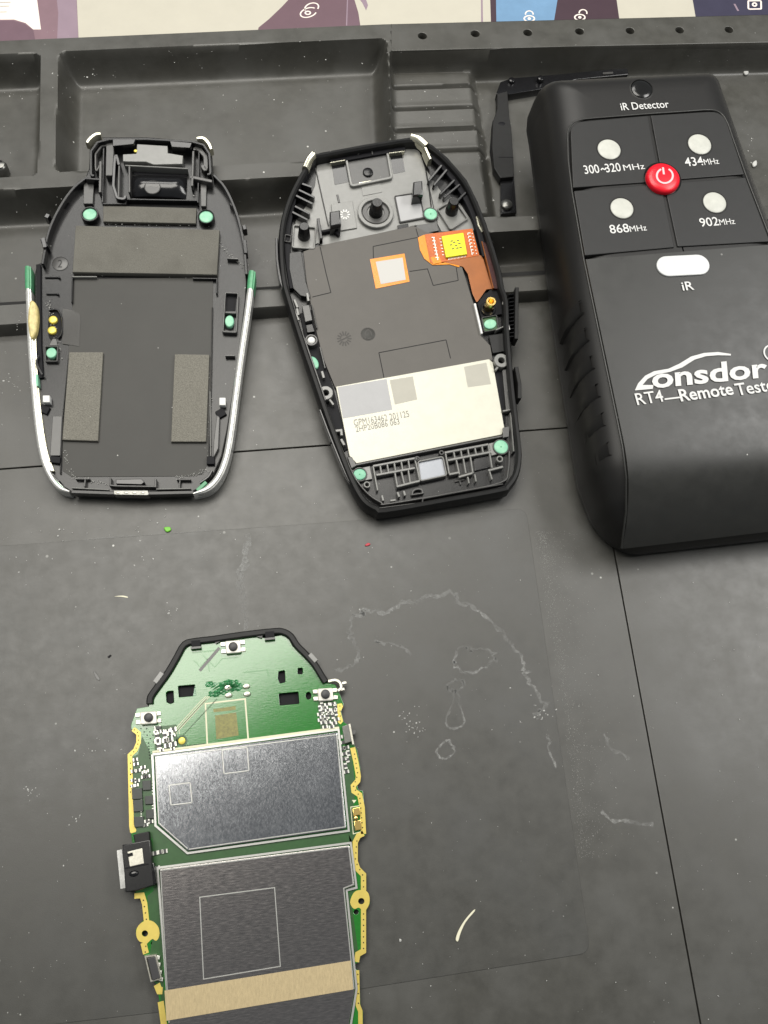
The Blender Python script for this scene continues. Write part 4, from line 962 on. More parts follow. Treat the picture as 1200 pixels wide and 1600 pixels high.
# grip grooves on the visible side: raised bars that follow the side
def side_pt(s, d, h):
    """s along the left edge (0 top .. 1 bottom)"""
    a = f.uv(873, 480, 1.1); b_ = f.uv(930, 778, 1.1); q = lerp(a, b_, s); q = q + np.array([0.05, 0]) * 0
    return np.array([q[0] + d, q[1], h])
for i in range(6):
    s0 = .07 + i * .145; V = []
    for (h, dd, sh) in ((.9, -.045, .05), (1.35, -.03, .03), (1.62, .03, .015), (1.83, .12, 0), (2.0, .24, -.01)):
        for (e, o_) in ((0., 0), (.008, .03), (.062, .03), (.07, 0)):
            V.append(side_pt(s0 + e + sh, dd + .05 - o_ * 3.2, h))
    F = []
    for r2 in range(4):
        for c2 in range(3): k = r2 * 4 + c2; F.append((k, k + 1, k + 5, k + 4))
    link('grip_bar', meshdata(V, F), G['tester_body'], p, ang=60)

# ================================================================== BOTTOM: circuit board
FP = Frame((400, 1500, 0.0), (560, 1480, 0.0), (380, 1200, 0.0))
pc = thing('circuit_board', FP, 'green key circuit board with two silver shields and gold edges on the mat', 'circuit board')
f = FP; p = pc; HB = .20
OUTP = [(288, 1011), (300, 1008), (332, 1004), (340, 999), (404, 992), (412, 997), (443, 992), (452, 1000), (458, 1011), (470, 1014), (486, 1027), (500, 1050), (508, 1066), (524, 1070), (531, 1085), (537, 1100), (533, 1112), (537, 1128),
        (546, 1134), (551, 1160), (558, 1172), (563, 1200), (563, 1221), (558, 1227), (560, 1234), (567, 1236), (569.5, 1262), (571, 1305), (563, 1309), (558, 1320), (558, 1348), (562, 1359), (571, 1364), (571, 1390),
        (577, 1400), (578, 1412), (571.5, 1424), (571.5, 1486), (564, 1491), (561, 1503), (555, 1506), (555, 1514), (561, 1517), (563, 1570), (567, 1580), (568, 1690), (268, 1700), (258, 1640), (250, 1572), (247, 1552), (253, 1545),
        (243, 1536), (237, 1532), (231, 1512), (225, 1494), (222, 1474), (213, 1464), (212, 1452), (220, 1442), (226, 1436), (220, 1402), (209, 1400), (214, 1388), (206, 1312), (203.5, 1290), (200, 1182), (214, 1174), (219.5, 1160), (218, 1147), (205, 1139), (205, 1132), (214, 1107), (232, 1104), (240, 1084), (262, 1050), (284, 1024)]
def hole(px): return fillet(f.pts(px, HB), .03)
HOL = [hole([(259, 1083), (262, 1080), (271, 1079), (272, 1098), (266, 1100), (260, 1097)]), hole(quadpts(292, 1079.5, 27, 18, -5)), hole(quadpts(327, 1069, 11, 8, -4)),
       hole([(435, 1049), (445, 1047), (446, 1066), (437, 1068), (434, 1060)]), hole(quadpts(469, 1048.5, 8, 10, 0)), hole(quadpts(451.5, 1091.5, 31, 19, -5)),
       [f.uv(482 + 4.5 * math.cos(a), 1087 + 6 * math.sin(a), HB) for a in np.linspace(0, 6.28, 14, endpoint=False)],
       [f.uv(226.5 + 5 * math.cos(a), 1458.5 + 5 * math.sin(a), HB) for a in np.linspace(0, 6.28, 14, endpoint=False)],
       [f.uv(239 + 3.5 * math.cos(a), 1474 + 3.5 * math.sin(a), HB) for a in np.linspace(0, 6.28, 12, endpoint=False)],
       [f.uv(564.5 + 5 * math.cos(a), 1408 + 5 * math.sin(a), HB) for a in np.linspace(0, 6.28, 14, endpoint=False)],
       [f.uv(556.5 + 4 * math.cos(a), 1425 + 4 * math.sin(a), HB) for a in np.linspace(0, 6.28, 12, endpoint=False)]]
board = plate('board', G['pcb'], f, p, OUTP, .10, HB, holes=HOL, bev=.006)
plate('hole_shade', G['deep'], f, p, [(290, 1018), (440, 1000), (495, 1055), (515, 1085), (520, 1140), (225, 1165), (235, 1112), (250, 1075)], .03, .085, bev=0)  # black sheet added so the board holes look shaded
link('underside_parts', boxes_mesh([(*f.uv(400, 1250), 3.6, 1.6, .002, .10, .1), (*f.uv(400, 1500), 3.8, 2.2, .002, .10, .1), (*f.uv(380, 1080), 1.6, .8, .002, .10, .1)]), G['deep'], p)
def lp(name, m, px, h0, h1, **k): return plate(name, G[m], f, p, px, h0, h1, **k)
def strip(name, m, px, wd, h, sm=0, h0=None, scale=None):
    P = f.pts(px, h);
    if sm: P = smoothline(P, sm)
    return link(name, sweep_mesh(P, wprof(wd, (h - .008) if h0 is None else h0, h, .001), scale=scale), G[m], p, smooth=False)
# darker mask zone beside the shields
lp('mask_zone', 'pcb_dark', [(237, 1180), (246, 1290), (294, 1334), (543, 1300), (552, 1318), (248, 1356), (262, 1660), (256, 1600), (250, 1550), (232, 1500), (238, 1470), (230, 1400), (240, 1392), (238, 1310), (206, 1300), (203, 1185), (216, 1178), (222, 1150)], HB - .004, HB + .003, bev=0)
lp('mask_zone', 'pcb_dark', [(532, 1165), (548, 1170), (556, 1230), (552, 1260), (556, 1310), (550, 1318), (556, 1390), (548, 1400), (560, 1490), (552, 1508), (540, 1400), (556, 1386), (544, 1298)], HB - .004, HB + .003, bev=0)
lp('mask_zone', 'pcb_dark', [(497, 1099), (526, 1096), (529, 1137), (501, 1142)], HB - .004, HB + .003, bev=0); lp('mask_zone', 'pcb_dark', [(241, 1136), (276, 1132), (278, 1170), (242, 1175)], HB - .004, HB + .003, bev=0)
# gold edge plating
strip('gold_edge', 'gold_edge', [(208, 1139), (216.5, 1146), (216.5, 1160), (211.5, 1172), (203, 1180), (203.5, 1205), (205.5, 1290), (207, 1300)], .10, HB + .006)
lp('gold_edge', 'gold_edge', [(204, 1284), (207, 1284), (213, 1297), (212, 1300), (204.5, 1302)], HB, HB + .007, bev=0)
strip('gold_edge', 'gold_edge', [(210, 1400), (222, 1399), (226, 1412), (229, 1440)], .11, HB + .006)
lp('gold_pad', 'gold_edge', [(222, 1441), (232, 1438), (241, 1441), (248, 1450), (249, 1462), (244, 1470), (238, 1467), (231, 1473), (229, 1474), (218, 1471), (213, 1462), (214, 1450)], HB, HB + .008, bev=0, holes=[HOL[7]], sm=3)
strip('gold_edge', 'gold_edge', [(224, 1473), (228, 1490)], .12, HB + .006)
strip('gold_edge', 'gold_edge', [(245, 1538), (249, 1548), (254, 1548)], .13, HB + .006); strip('gold_edge', 'gold_edge', [(251, 1565), (256, 1600), (262, 1660)], .12, HB + .006)
lp('gold_edge', 'gold_edge', [(527, 1100), (534, 1099), (536, 1104), (532, 1112), (536, 1127), (532, 1132), (528, 1128)], HB, HB + .007, bev=0, r=.02)
strip('gold_edge', 'gold_edge', [(551, 1168), (556, 1190), (560, 1213), (559, 1220), (552, 1228), (553, 1236), (562, 1242), (566, 1262), (568, 1303)], .115, HB + .006)
strip('gold_edge', 'gold_edge', [(568, 1302), (560, 1306), (555, 1316), (555, 1346), (559, 1358), (568, 1367), (568, 1392)], .115, HB + .006)
lp('gold_pad', 'gold_edge', [(552, 1396), (560, 1391), (572, 1392), (577, 1400), (577, 1412), (571, 1423), (567, 1424), (561, 1418), (553, 1420), (547, 1410)], HB, HB + .008, bev=0, holes=[HOL[9]], sm=3)
strip('gold_edge', 'gold_edge', [(568, 1420), (568, 1486), (559, 1491), (557, 1503)], .11, HB + .006)
strip('gold_edge', 'gold_edge', [(558, 1516), (559, 1570), (563, 1580), (564, 1680)], .09, HB + .006)
# via holes along the plating
L_ = []
def via(px, n_):
    P = f.pts(px, HB); s = np.concatenate([[0], np.cumsum([np.linalg.norm(P[i + 1] - P[i]) for i in range(len(P) - 1)])])
    for u in np.linspace(.05, .95, n_) * s[-1]:
        L_.append((float(np.interp(u, s, [q[0] for q in P])), float(np.interp(u, s, [q[1] for q in P])), .024, .024, HB, HB + .009, .6))
via([(208, 1139), (216.5, 1146), (216.5, 1160), (211.5, 1172), (203, 1182)], 8); via([(204, 1190), (204, 1240)], 6); via([(224, 1405), (229, 1438)], 4)
via([(553, 1172), (559, 1210), (552, 1230), (562, 1244), (567, 1300)], 17); via([(558, 1310), (555, 1345), (568, 1370), (568, 1390)], 9); via([(568, 1425), (568, 1485)], 7); via([(559, 1520), (560, 1570)], 4)
via([(531, 1102), (532, 1128)], 4); via([(228, 1478), (227, 1488)], 2)
via([(219, 1137), (246, 1166)], 6); via([(228, 1137), (255, 1166)], 6); via([(232, 1160), (234, 1186)], 6); via([(284, 1166), (320, 1162)], 10)
o = link('via_holes', boxes_mesh(L_), G['groove'], p, smooth=False); o['kind'] = 'stuff'
# black end frame
P = smoothline(f.pts([(233.5, 1099), (235, 1088), (246, 1072), (262, 1050), (276, 1026), (288, 1006), (306, 1001), (332, 998), (380, 991), (425, 986), (441, 986), (454, 993), (464, 1008), (478, 1022), (492, 1038), (503, 1056), (509, 1065)], .3), 3)
link('end_frame', sweep_mesh(P, wprof(.15, .0, .30, .03)), G['black_matte'], p, ang=40)
strip('end_frame_step', 'black', [(336, 1003), (345, 998), (398, 990), (410, 994)], .10, .26, h0=.1)
for (x, y, a_) in ((306, 1005, -4), (421.5, 991, -5)):
    lp('frame_slot', 'deep', quadpts(x, y, 14, 9, a_), .15, .312, bev=.002); strip('frame_lip', 'grey_plastic', [(x - 8, y + 7.5), (x + 8, y + 6)], .05, .32, h0=.15)
for (x, y, a_, l) in ((249, 1057, 58, 15), (231, 1087, 70, 12), (486, 1024, 40, 14), (506, 1052, 50, 12), (300, 1002, -8, 14), (433, 986, -6, 16)):
    pass
for q in ([(242, 1066), (253, 1051)], [(484, 1022), (494, 1033)]): strip('frame_sheen', 'sheen_grey_plastic', q, .10, .306, h0=.2)  # reflections on the black frame, laid on as grey strips
# tactile switches
def switch(cx, cy, w_, d_, a_):
    b0 = lp('tactile_switch', 'switch_body', quadpts(cx, cy, w_, d_, a_), HB, HB + .13, r=.04, bev=.025)
    for sx in (-1, 1):
        for sy in (-1, 1):
            r0 = math.radians(a_); x, y = sx * (w_ / 2 + 3), sy * d_ * .28
            o = lp('switch_leg', 'switch_pin', quadpts(cx + x * math.cos(r0) - y * math.sin(r0), cy + x * math.sin(r0) + y * math.cos(r0), 8, 6, a_), HB, HB + .04, bev=.008); o.parent = b0
    o = disc('switch_button', G['knob'], f, p, cx, cy - 1, 7, HB + .1, HB + .20, b=.02, n=20); o.parent = b0
switch(364, 1010.5, 24, 20, -5); switch(231.5, 1121.5, 26, 20, -4); switch(508.5, 1085, 24, 20, -4)
# shields
def shield(name, m, px, h1, r=.03):
    return plate(name, G[m], f, p, px, HB - .01, h1, r=r, bev=.018)
smd_late = []
S1P = [(241, 1181), (527, 1144), (541, 1294), (293, 1329), (247, 1288)]
strip('shield_rail', 'shield_edge', [(238, 1179), (529, 1140), (545, 1298), (293, 1333), (243, 1290), (238, 1179)], .045, HB + .05)
sh1 = shield('upper_shield', 'shield', S1P, .335)
for q in ([(347, 1172), (386, 1168), (389, 1204), (350, 1209)], [(264, 1227), (297, 1223), (300, 1254), (267, 1258)]):
    wall('embossed_frame', G['shield_edge'], f, sh1, q, .035, .325, .352, closed=True, r=.03)
    plate('embossed_square', G['shield'], f, sh1, q, .32, .346, r=.03, bev=.01)
S2P = [(249, 1358), (546, 1321), (554, 1384), (538, 1389), (554, 1546), (545, 1600), (541, 1690), (276, 1690), (263, 1600)]
strip('shield_rail', 'shield_edge', [(268, 1640), (246, 1356), (548, 1317), (557, 1387), (541.5, 1391), (557, 1545), (548, 1602), (544, 1690)], .045, HB + .05)
sh2 = shield('lower_shield', 'shield_low', S2P, .335)
wall('embossed_frame', G['shield_edge'], f, sh2, [(312, 1402), (429, 1387), (438, 1510), (318, 1530)], .022, .33, .341, closed=True)
wall('shield_fold', G['shield_edge'], f, sh2, [(250, 1360), (545, 1323)], .03, .32, .342); wall('shield_fold', G['shield_edge'], f, sh1, [(243, 1184), (525, 1148)], .03, .32, .342)
wall('shield_fold', G['shield_edge'], f, sh1, [(243, 1184), (248, 1286), (293, 1326)], .03, .32, .342); wall('shield_fold', G['shield_edge'], f, sh1, [(526, 1148), (539, 1292), (295, 1327)], .03, .32, .342)
wall('shield_fold', G['shield_edge'], f, sh2, [(545, 1324), (552, 1382), (537, 1388), (553, 1545)], .03, .32, .342); wall('shield_fold', G['shield_edge'], f, sh2, [(251, 1362), (264, 1598)], .025, .32, .342)
for (x, y) in ((254, 1143), (262, 1142), (253, 1172), (271, 1149), (244, 1144), (270, 1170)): smd_late.append((x, y))
o = lp('tan_tape', 'tan_tape', [(257, 1548), (548, 1501), (552, 1546), (260, 1595)], .33, .35, bev=.002)
# gold frame line, pad, traces
strip('silkscreen_line', 'silk', [(324, 1166), (321, 1099.5), (383, 1092), (388, 1158)], .035, HB + .004)
lp('code_patch', 'code_gold', [(336, 1118), (369, 1113), (373, 1149), (338, 1155)], HB, HB + .003, bev=0); lp('code_patch', 'code_gold', [(333, 1108), (368, 1103), (368.5, 1109), (334, 1113)], HB, HB + .003, bev=0)
disc('test_point', G['gold'], f, p, 284, 1157.5, 5.5, HB, HB + .01, b=.003)
ring('test_ring', G['pcb_dark'], f, p, 284, 1157.5, 9, 6, HB, HB + .003, b=.001)
strip('trace', 'grey_plastic', [(312, 1048), (343, 1012)], .07, HB + .004)
for d in (0, 5, 9.5): strip('trace', 'silk', [(272 + d * .9, 1148 - d * .1), (272 + d * .8, 1141), (312 + d * .5, 1097 + d * .3), (322 + d * .6, 1088)], .014, HB + .004)
for d in (-7, 9): strip('trace', 'pcb_dark', [(276 + d, 1150), (330 + d, 1092)], .02, HB + .004)
rt_ = random.Random(3)
G['trace'] = mat('buried_trace', (.035, .20, .04, 1), .24, spec=.8)
for k in range(60):
    x, y = rt_.choice(((258, 1062), (300, 1030), (400, 1050), (420, 1120), (470, 1070), (300, 1120), (410, 1010), (440, 1020)))
    x += rt_.uniform(-22, 26); y += rt_.uniform(-14, 18); q = [(x, y)]
    for _ in range(3):
        d = rt_.choice(((1, -.12), (.7, .7), (.7, -.8), (.12, 1), (1, -.1))); l = rt_.uniform(8, 30); x += d[0] * l; y += d[1] * l; q.append((x, y))
    if all(300 < a < 428 and 1005 < b < 1140 and not (325 < a < 395 and b > 1085) for a, b in q): strip('trace', 'trace', q, rt_.choice((.012, .02, .03)), HB + .0025, h0=HB - .004)
strip('shield_rail', 'silk', [(238, 1175), (530, 1137)], .05, HB + .02)
# flux covered solder spill
V, F = [], []; NU, NV = 46, 26
for i in range(NV + 1):
    for j in range(NU + 1):
        u, v = j / NU, i / NV; q = f.uv(306 + u * 86 - v * 6, 1062 + v * 34 - u * 8, HB)
        e = min(u * 4, (1 - u) * 5, v * 4, (1 - v) * 4, 1)
        nn = math.sin(u * 31 + math.sin(v * 13) * 2.2) * math.sin(v * 19 + math.sin(u * 17) * 2) + .6 * math.sin(u * 67 + v * 41)
        dd = ((u - .58 + .1 * math.sin(v * 9)) / .40) ** 2 + ((v - .5 + .12 * math.sin(u * 11)) / .44) ** 2
        V.append((q[0], q[1], HB - .02 + .06 * max(0, e) * max(0, 1.1 - dd) * (1 + .7 * nn)))
for i in range(NV):
    for j in range(NU): k = i * (NU + 1) + j; F.append((k, k + NU + 1, k + NU + 2, k + 1))
link('solder_spill', meshdata(V, F), G['solder_green'], p, ang=70)
for (x, y) in ((356, 1074), (357, 1086), (385, 1072), (386, 1084)): disc('solder_pad', G['switch_pin'], f, p, x, y, 6, HB, HB + .06, ry=4, b=.03, n=12, dome=.01)
# side connector
lp('connector', 'black', [(191, 1320), (234, 1312), (241, 1383), (214, 1392), (196, 1394)], .05, .46, bev=.02)
lp('connector_top', 'black_matte', [(208, 1304), (232, 1299), (234, 1314), (211, 1319)], .1, .40, bev=.02)
lp('connector_window', 'switch_pin', [(199, 1331), (222, 1325.5), (225, 1349), (203, 1354)], .42, .468, bev=.004); lp('connector_key', 'deep', [(199, 1334), (207, 1332), (208, 1337), (200, 1339)], .45, .474, bev=0)
strip('connector_joint', 'deep', [(195, 1357), (232, 1350)], .03, .465); lp('connector_wall', 'black_gloss', [(232, 1350), (240, 1348), (244, 1380), (236, 1384)], .1, .42)
strip('connector_pin', 'chrome', [(186.5, 1328), (192.5, 1388)], .11, .36, h0=.16)
disc('connector_glue', G['black_gloss'], f, p, 209, 1365, 8, .44, .475, ry=5, n=12, dome=.02)
# coil, right side parts
lp('coil', 'knob', [(230, 1497), (242, 1495), (250, 1528), (238, 1532)], HB, HB + .16, bev=.01)
wall('coil_frame', G['switch_pin'], f, p, [(227, 1495), (243, 1493), (251, 1529), (236, 1533)], .04, HB, HB + .12, closed=True)
for (x, y) in ((246, 1496), (247, 1507), (249, 1519), (251, 1530)): lp('solder_pad', 'smd_end', quadpts(x, y, 7, 6, 10), HB, HB + .07, bev=.01)
lp('gold_contact', 'brass', [(551, 1263), (562, 1261), (563, 1273), (552, 1275)], HB, HB + .10, bev=.01); lp('gold_contact', 'brass', [(553, 1283), (564, 1281), (565, 1296), (555, 1298)], HB, HB + .07, bev=.01)
disc('gold_spring', G['brass'], f, p, 556, 1278, 3.5, HB, HB + .13, n=12)
wall('silkscreen_box', G['silk'], f, p, [(548, 1261), (562, 1259), (566, 1299), (552, 1303)], .018, HB, HB + .004, closed=True)
lp('silkscreen_arrow', 'silk', [(550, 1250), (557, 1250), (553, 1255)], HB, HB + .004, bev=0)
lp('edge_connector', 'metal_dark', [(535, 1135), (546, 1131), (551, 1158), (539, 1162)], HB, HB + .14, bev=.01); strip('edge_connector_rail', 'switch_pin', [(546, 1131), (552, 1163)], .04, HB + .16, h0=HB)
lp('edge_tab', 'grey_plastic', [(548, 1140), (556, 1141), (555, 1148), (549, 1148)], HB - .05, HB + .05)
P = smoothline(f.pts([(513, 1064), (524, 1062), (531, 1066), (533, 1074), (528, 1079)], HB + .1), 4)
link('spring_bracket', sweep_mesh(P, wprof(.07, HB - .05, HB + .08)), G['switch_pin'], p)
for (x, y) in ((538, 1067), (535, 1077)): lp('bracket_tab', 'switch_pin', quadpts(x, y, 7, 4, -15), HB - .03, HB + .06)
# chips and small components
for q in (quadpts(214, 1240, 16, 17, -3), quadpts(215.5, 1259, 15, 18, -3), quadpts(217, 1284, 15, 16, -3), quadpts(229, 1227, 13, 15, -3), quadpts(233, 1250, 13, 13, -3), quadpts(234, 1272, 12, 14, -3), quadpts(247, 1137, 9, 5, -4)):
    lp('chip', 'chip', q, HB, HB + .06, bev=.006)
E, D_, Sq = [], [], .0159
def smd(x, y, a, b_, rot):
    q = f.uv(x, y, HB); c_, s_ = math.cos(rot), math.sin(rot); a *= Sq; b_ *= Sq
    D_.append((q[0], q[1], a * .5, b_ * .96, HB, HB + .035, rot))
    for sg in (-1, 1): E.append((q[0] + sg * a * .37 * c_, q[1] + sg * a * .37 * s_, a * .26, b_, HB, HB + .038, rot))
def grid(x0, y0, x1, y1, n_, big=7.):
    for _ in range(n_):
        smd(random.uniform(x0, x1), random.uniform(y0, y1), random.uniform(.8, 1.15) * big, random.uniform(.45, .62) * big, random.choice((.1, .1 + math.pi / 2)))
for (x, y) in ((212, 1187), (213, 1194), (209, 1205), (216, 1204), (226, 1207), (231, 1213), (209, 1219), (215, 1220), (213, 1227), (209, 1228), (224, 1199), (229, 1205), (225, 1214), (230, 1283), (236, 1284), (228, 1289)): smd(x, y, 7, 4.2, .1)
for (x, y) in ((246, 1150), (258, 1149), (266, 1146), (247, 1158), (259, 1157), (266, 1156), (249, 1166), (262, 1165), (271, 1140), (271, 1163), (247, 1138)): smd(x, y, 9, 6, .1 + (math.pi / 2 if x % 3 == 0 else 0))
for (x, y) in ((503, 1102), (511, 1101), (520, 1100), (504, 1111), (512, 1110), (521, 1109), (504, 1120), (512, 1119), (520, 1119), (505, 1129), (513, 1129), (522, 1130), (508, 1136), (518, 1136), (500, 1107), (500, 1116), (501, 1125), (524, 1105), (525, 1114), (526, 1124), (508, 1106), (516, 1114), (508, 1124)): smd(x, y, 8, 4.5, .1 + (math.pi / 2 if (x + y) % 2 else 0))
for (x, y) in ((535, 1170), (541, 1168), (538, 1178), (544, 1177), (537, 1186), (543, 1187), (540, 1197), (541, 1206), (536, 1160), (531, 1152)): smd(x, y, 8, 4.6, .1 + (math.pi / 2 if y % 2 else 0))
for (x, y) in ((243, 1333), (251, 1331), (258, 1330), (246, 1356)): smd(x, y, 7, 5, .1)
for (x, y) in smd_late: smd(x, y, 6, 4, .1)
for k in range(14): E.append((*f.uv(221, 1236 + k * 3.6, HB), .03, .018, HB, HB + .03, .1)); E.append((*f.uv(239, 1222 + k * 4.6, HB), .03, .02, HB, HB + .03, .1))
o = link('component_bodies', boxes_mesh(D_), G['smd_body'], p, smooth=False); o['kind'] = 'stuff'
o = link('component_terminals', boxes_mesh(E), G['smd_end'], p, smooth=False); o['kind'] = 'stuff'

# ================================================================== small things
FB = Frame((790, 300, T3F), (830, 298, T3F), (785, 180, T3F))
br = thing('trim_bracket', FB, 'black L shaped plastic trim lying in the tray between the housing and the tester', 'plastic trim')
f = FB; p = br
lp = lambda name, m, px, h0, h1, **k: plate(name, G[m], f, p, px, h0, h1, **k)
lp('arm', 'black_matte', [(777, 146), (793, 142), (796, 182), (799, 200), (803, 262), (803, 276), (782, 278), (772, 262), (769, 230), (770, 190), (777, 170)], .02, .30, r=.04, bev=.02)
lp('arm_edge', 'deep', [(770, 188), (774, 188), (774, 230), (784, 268), (803, 270), (803, 280), (781, 281), (770, 262), (766, 232)], .0, .12, r=.02)
lp('foot', 'black_gloss', [(782, 276), (803, 274), (807, 332), (783, 334)], .0, .16, r=.03)
lp('crossbar', 'black_gloss', [(775, 147), (782, 128), (800, 122), (850, 118), (980, 106), (982, 116), (900, 124), (852, 138), (797, 147)], .0, .26, r=.03)
disc('screw_hole', G['deep'], f, p, 784, 193, 6, .28, .305, ry=4); disc('screw', G['metal_dark'], f, p, 792, 318, 9, .1, .26, dome=.04)
disc('pin', G['black_gloss'], f, p, 800, 124, 5, .2, .36); disc('pin', G['black_gloss'], f, p, 845, 121, 5, .2, .42); lp('arm_joint', 'deep', [(779, 245), (802, 245), (802, 246.2), (779, 246.2)], .28, .304, bev=0)
lp('label_bit', 'grey_plastic', [(942, 113), (958, 112), (958, 115), (942, 116)], .25, .29, bev=0)

FS = Frame((0, 262, T2F), (20, 262, T2F), (0, 240, T2F))
kn = thing('screw_head', FS, 'dark round screw head in the small tray at the left edge', 'screw')
disc('head', G['metal_dark'], FS, kn, -1, 257, 11, .0, .38, b=.08, dome=.05); disc('collar', G['black_gloss'], FS, kn, -2, 262, 12, .0, .16)
disc('slot', G['deep'], FS, kn, 0, 252, 3, .40, .43, n=8)

def crumb(name, m, px, z, th, label, cat, sm=3):
    fr = WorldFrame(); fr.o = at(px[0][0], px[0][1], z); 
    P = [q - fr.o[:2] for q in W.pts(px, z + th)]
    P = smoothline(P, sm, True)
    o = link(name, plate_mesh(P, 0, th, (), th * .4), G[m], None, ang=60); o.location = fr.o
    return tag(o, label, cat)
crumb('fibre', 'fibre', [(740, 1422), (742, 1424), (728, 1441), (720, 1458), (716, 1471), (712, 1468), (716, 1455), (726, 1438)], .014, .03, 'pale curved fibre on the mat right of the circuit board', 'fibre')
crumb('red_crumb', 'speck_red', [(570, 852), (575, 848), (579, 850), (574, 853)], .014, .03, 'tiny red crumb below the front housing', 'crumb')
crumb('green_crumb', 'speck_green', [(256, 824), (265, 823), (267, 828), (260, 831)], .0, .05, 'tiny bright green crumb below the back cover', 'crumb')
crumb('black_crumb', 'deep', [(168, 1026), (172, 1023), (174, 1024), (170, 1028)], .014, .02, 'tiny black crumb on the mat left of the circuit board', 'crumb')
crumb('grey_curl', 'grey_plastic', [(146, 1050), (148, 1049), (156, 1060), (154, 1063), (150, 1060)], .014, .015, 'small grey shaving on the mat left of the circuit board', 'shaving')
crumb('pale_thread', 'fibre', [(178, 932), (190, 930.5), (199, 932), (199, 934), (189, 932.5)], .014, .01, 'short yellowish thread on the mat between cover and board', 'thread')
crumb('white_crumb', 'dust', [(1176, 254), (1182, 250), (1183, 257), (1178, 260)], T3F + .01, .06, 'white crumb beside the right edge of the tester', 'crumb')
crumb('white_flake', 'dust', [(1162, 110), (1168, 108), (1170, 114), (1165, 116)], T3F + .02, .06, 'white flake in the rear tray above the tester', 'crumb')

# ---- dried water marks: thin ragged outlines lying on the pad
def mark(px, wd, z=.0165, closed=False, m='stain', jit=.03, label='', sub=4):
    P = smoothline(W.pts(px, z), sub, closed)
    P = [q + rng.normal(0, jit, 2) for q in P]; P = smoothline(P, 2, closed)
    wd *= 1.5; sc = [random.uniform(.35, 1.5) for _ in P]
    o = link('water_mark', sweep_mesh(P, [(-wd / 2, z - .001), (-wd / 2, z), (wd / 2, z), (wd / 2, z - .001)], closed, scale=sc), G[m], None, smooth=False)
    tag(o, label, 'water mark', kind='stuff'); return o
mark([(522, 1047), (552, 1039), (561, 1012), (552, 998), (547, 982), (552, 962), (567, 960), (569, 952), (583, 955), (609, 954), (634, 941), (653, 940), (675, 930), (710, 928), (716, 940), (738, 947), (764, 966), (789, 995), (805, 1014), (821, 1038)], .06, label='long ragged pale water mark arching over the pad')
mark([(821, 1038), (822, 1058), (840, 1080), (852, 1103), (840, 1112), (837, 1124)], .05, label='broken end of the long pale water mark', jit=.05)
mark([(723, 1012), (710, 1027), (712, 1039), (726, 1049), (742, 1049), (761, 1038), (773, 1030), (773, 1020), (751, 1014), (738, 1017), (729, 1011)], .038, closed=True, label='pale cloud shaped ring of dried water')
mark([(712 + 13 * math.cos(a), 1071 - 8 * math.sin(a) - 3 * math.cos(a)) for a in np.linspace(0, 6.28, 10, endpoint=False)], .035, closed=True, label='small oval ring of dried water', jit=.012)
mark([(710, 1082), (707, 1099), (697, 1125), (700, 1136), (719, 1136), (726, 1126), (718, 1103), (715, 1084)], .035, closed=True, label='bottle shaped outline of dried water', jit=.012)
mark([(699, 1156), (685, 1169), (685, 1182), (697, 1185), (710, 1172), (704, 1160)], .032, closed=True, label='faint round outline of dried water below the bottle shape', jit=.015)
mark([(388, 832), (380, 880), (376, 910), (380, 945), (387, 990)], .09, m='stain', label='upright pale water streak above the circuit board')
mark([(857, 1148), (857, 1165), (868, 1200)], .03, label='short pale streak near the right edge of the pad')
mark([(944, 1145), (955, 1166), (984, 1184)], .05, z=.002, label='short pale streak left of the right hand mat seam')
mark([(940, 1266), (958, 1280), (1020, 1289)], .05, z=.002, label='curved pale streak beside the right hand mat seam')
mark([(642, 1020), (600, 1002), (585, 1004)], .04, label='very faint streak inside the arch of the water mark')
mark([(0, 856), (120, 846), (260, 836), (420, 825)], .05, z=.002, m='stain', label='pale dust line along the upper edge of the pad')

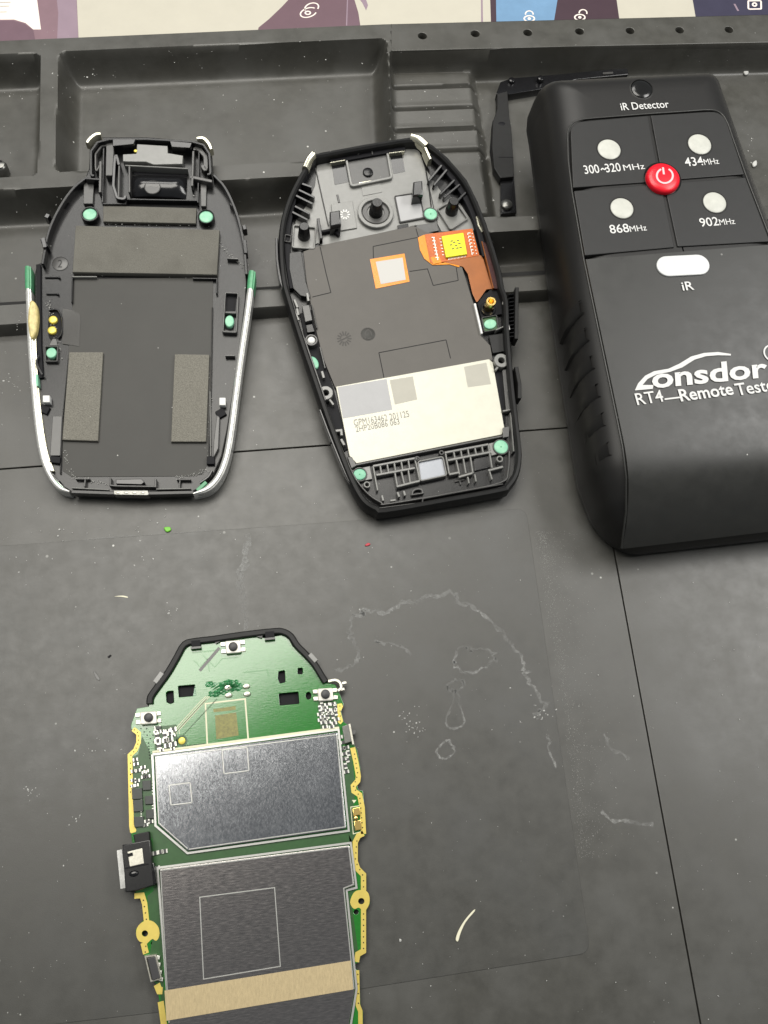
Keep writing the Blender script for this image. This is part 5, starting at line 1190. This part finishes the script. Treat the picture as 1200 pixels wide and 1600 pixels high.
# ---- loose dust everywhere on the mat
V, F = [], []
def fleck(x, y, z, s, asp):
    k = len(V); n_ = random.choice((4, 5, 6)); a0 = random.random() * 6.3; ca, sa = math.cos(a0), math.sin(a0)
    for j in range(n_):
        a = 2 * math.pi * j / n_; rr = s * random.uniform(.6, 1.2); u, v = rr * math.cos(a), rr * asp * math.sin(a)
        V.append((x + u * ca - v * sa, y + u * sa + v * ca, z))
    V.append((x, y, z + s * .5))
    for j in range(n_): F.append((k + j, k + (j + 1) % n_, k + n_))
def surf(px, py):
    q = at(px, py, .0)
    for _ in range(5):
        z = float(matz(np.array([q[0]]), np.array([q[1]]))[0]) if q[1] > np.interp(q[0], *R2) - .2 else (.014 if py > 800 else 0.)
        q = at(px, py, max(z, 0) if q[1] < np.interp(q[0], *R2) - .2 else z)
    return q
for i in range(1150):
    px, py = random.uniform(-30, 1230), random.uniform(40, 1630)
    if 860 < px and 640 < py < 900: continue
    if py > 540: q = at(px, py, .014 if py > 800 else .001)
    else: q = surf(px, py)
    s = .006 + .012 * random.random() ** 3 + (.02 if random.random() < .02 else 0)
    fleck(q[0], q[1], q[2] + .001, s, random.uniform(.35, 1))
for (cx, cy, n_, sd) in ((150, 1168, 12, 14), (48, 1240, 14, 8), (108, 1280, 6, 10), (640, 1125, 20, 12), (652, 1140, 14, 8), (270, 955, 8, 6), (850, 1110, 14, 12), (110, 140, 10, 20), (60, 845, 26, 60), (190, 838, 20, 50), (20, 600, 18, 14), (1160, 230, 18, 30), (680, 170, 12, 40), (140, 500, 0, 1), (400, 400, 8, 12), (30, 133, 16, 18), (150, 122, 14, 22), (330, 112, 14, 60), (520, 104, 12, 40), (700, 230, 14, 30), (760, 355, 8, 12), (60, 340, 16, 24), (420, 325, 10, 14), (30, 505, 10, 14)):
    for _ in range(n_):
        px, py = random.gauss(cx, sd), random.gauss(cy, sd * .6); q = at(px, py, .014) if py > 800 else surf(px, py)
        fleck(q[0], q[1], q[2] + .001, random.uniform(.008, .028), random.uniform(.3, 1))
band = [(842, 830), (851, 890), (864, 985), (878, 1080), (892, 1180), (903, 1270), (907, 1340)]
o = link('dust', meshdata(V, F), G['dust'], None, smooth=False); tag(o, 'white dust specks scattered over the black mat', 'dust', kind='stuff')
V, F = [], []
for i in range(1900):
    t = random.random() ** 1.25 * (len(band) - 1.001); k = int(t); fr = t - k
    wd = (5 if i < 1000 else 30); off = random.gauss(0, wd) if i < 1000 else abs(random.gauss(0, wd))
    px, py = band[k][0] * (1 - fr) + band[k + 1][0] * fr + 3 + off, band[k][1] * (1 - fr) + band[k + 1][1] * fr
    q = at(px, py, .0); fleck(q[0], q[1], .001, random.uniform(.003, .008), random.uniform(.4, 1))
o = link('dust_band', meshdata(V, F), G['dust_soft'], None, smooth=False); tag(o, 'fine grey powder along the right edge of the pad', 'dust', kind='stuff')
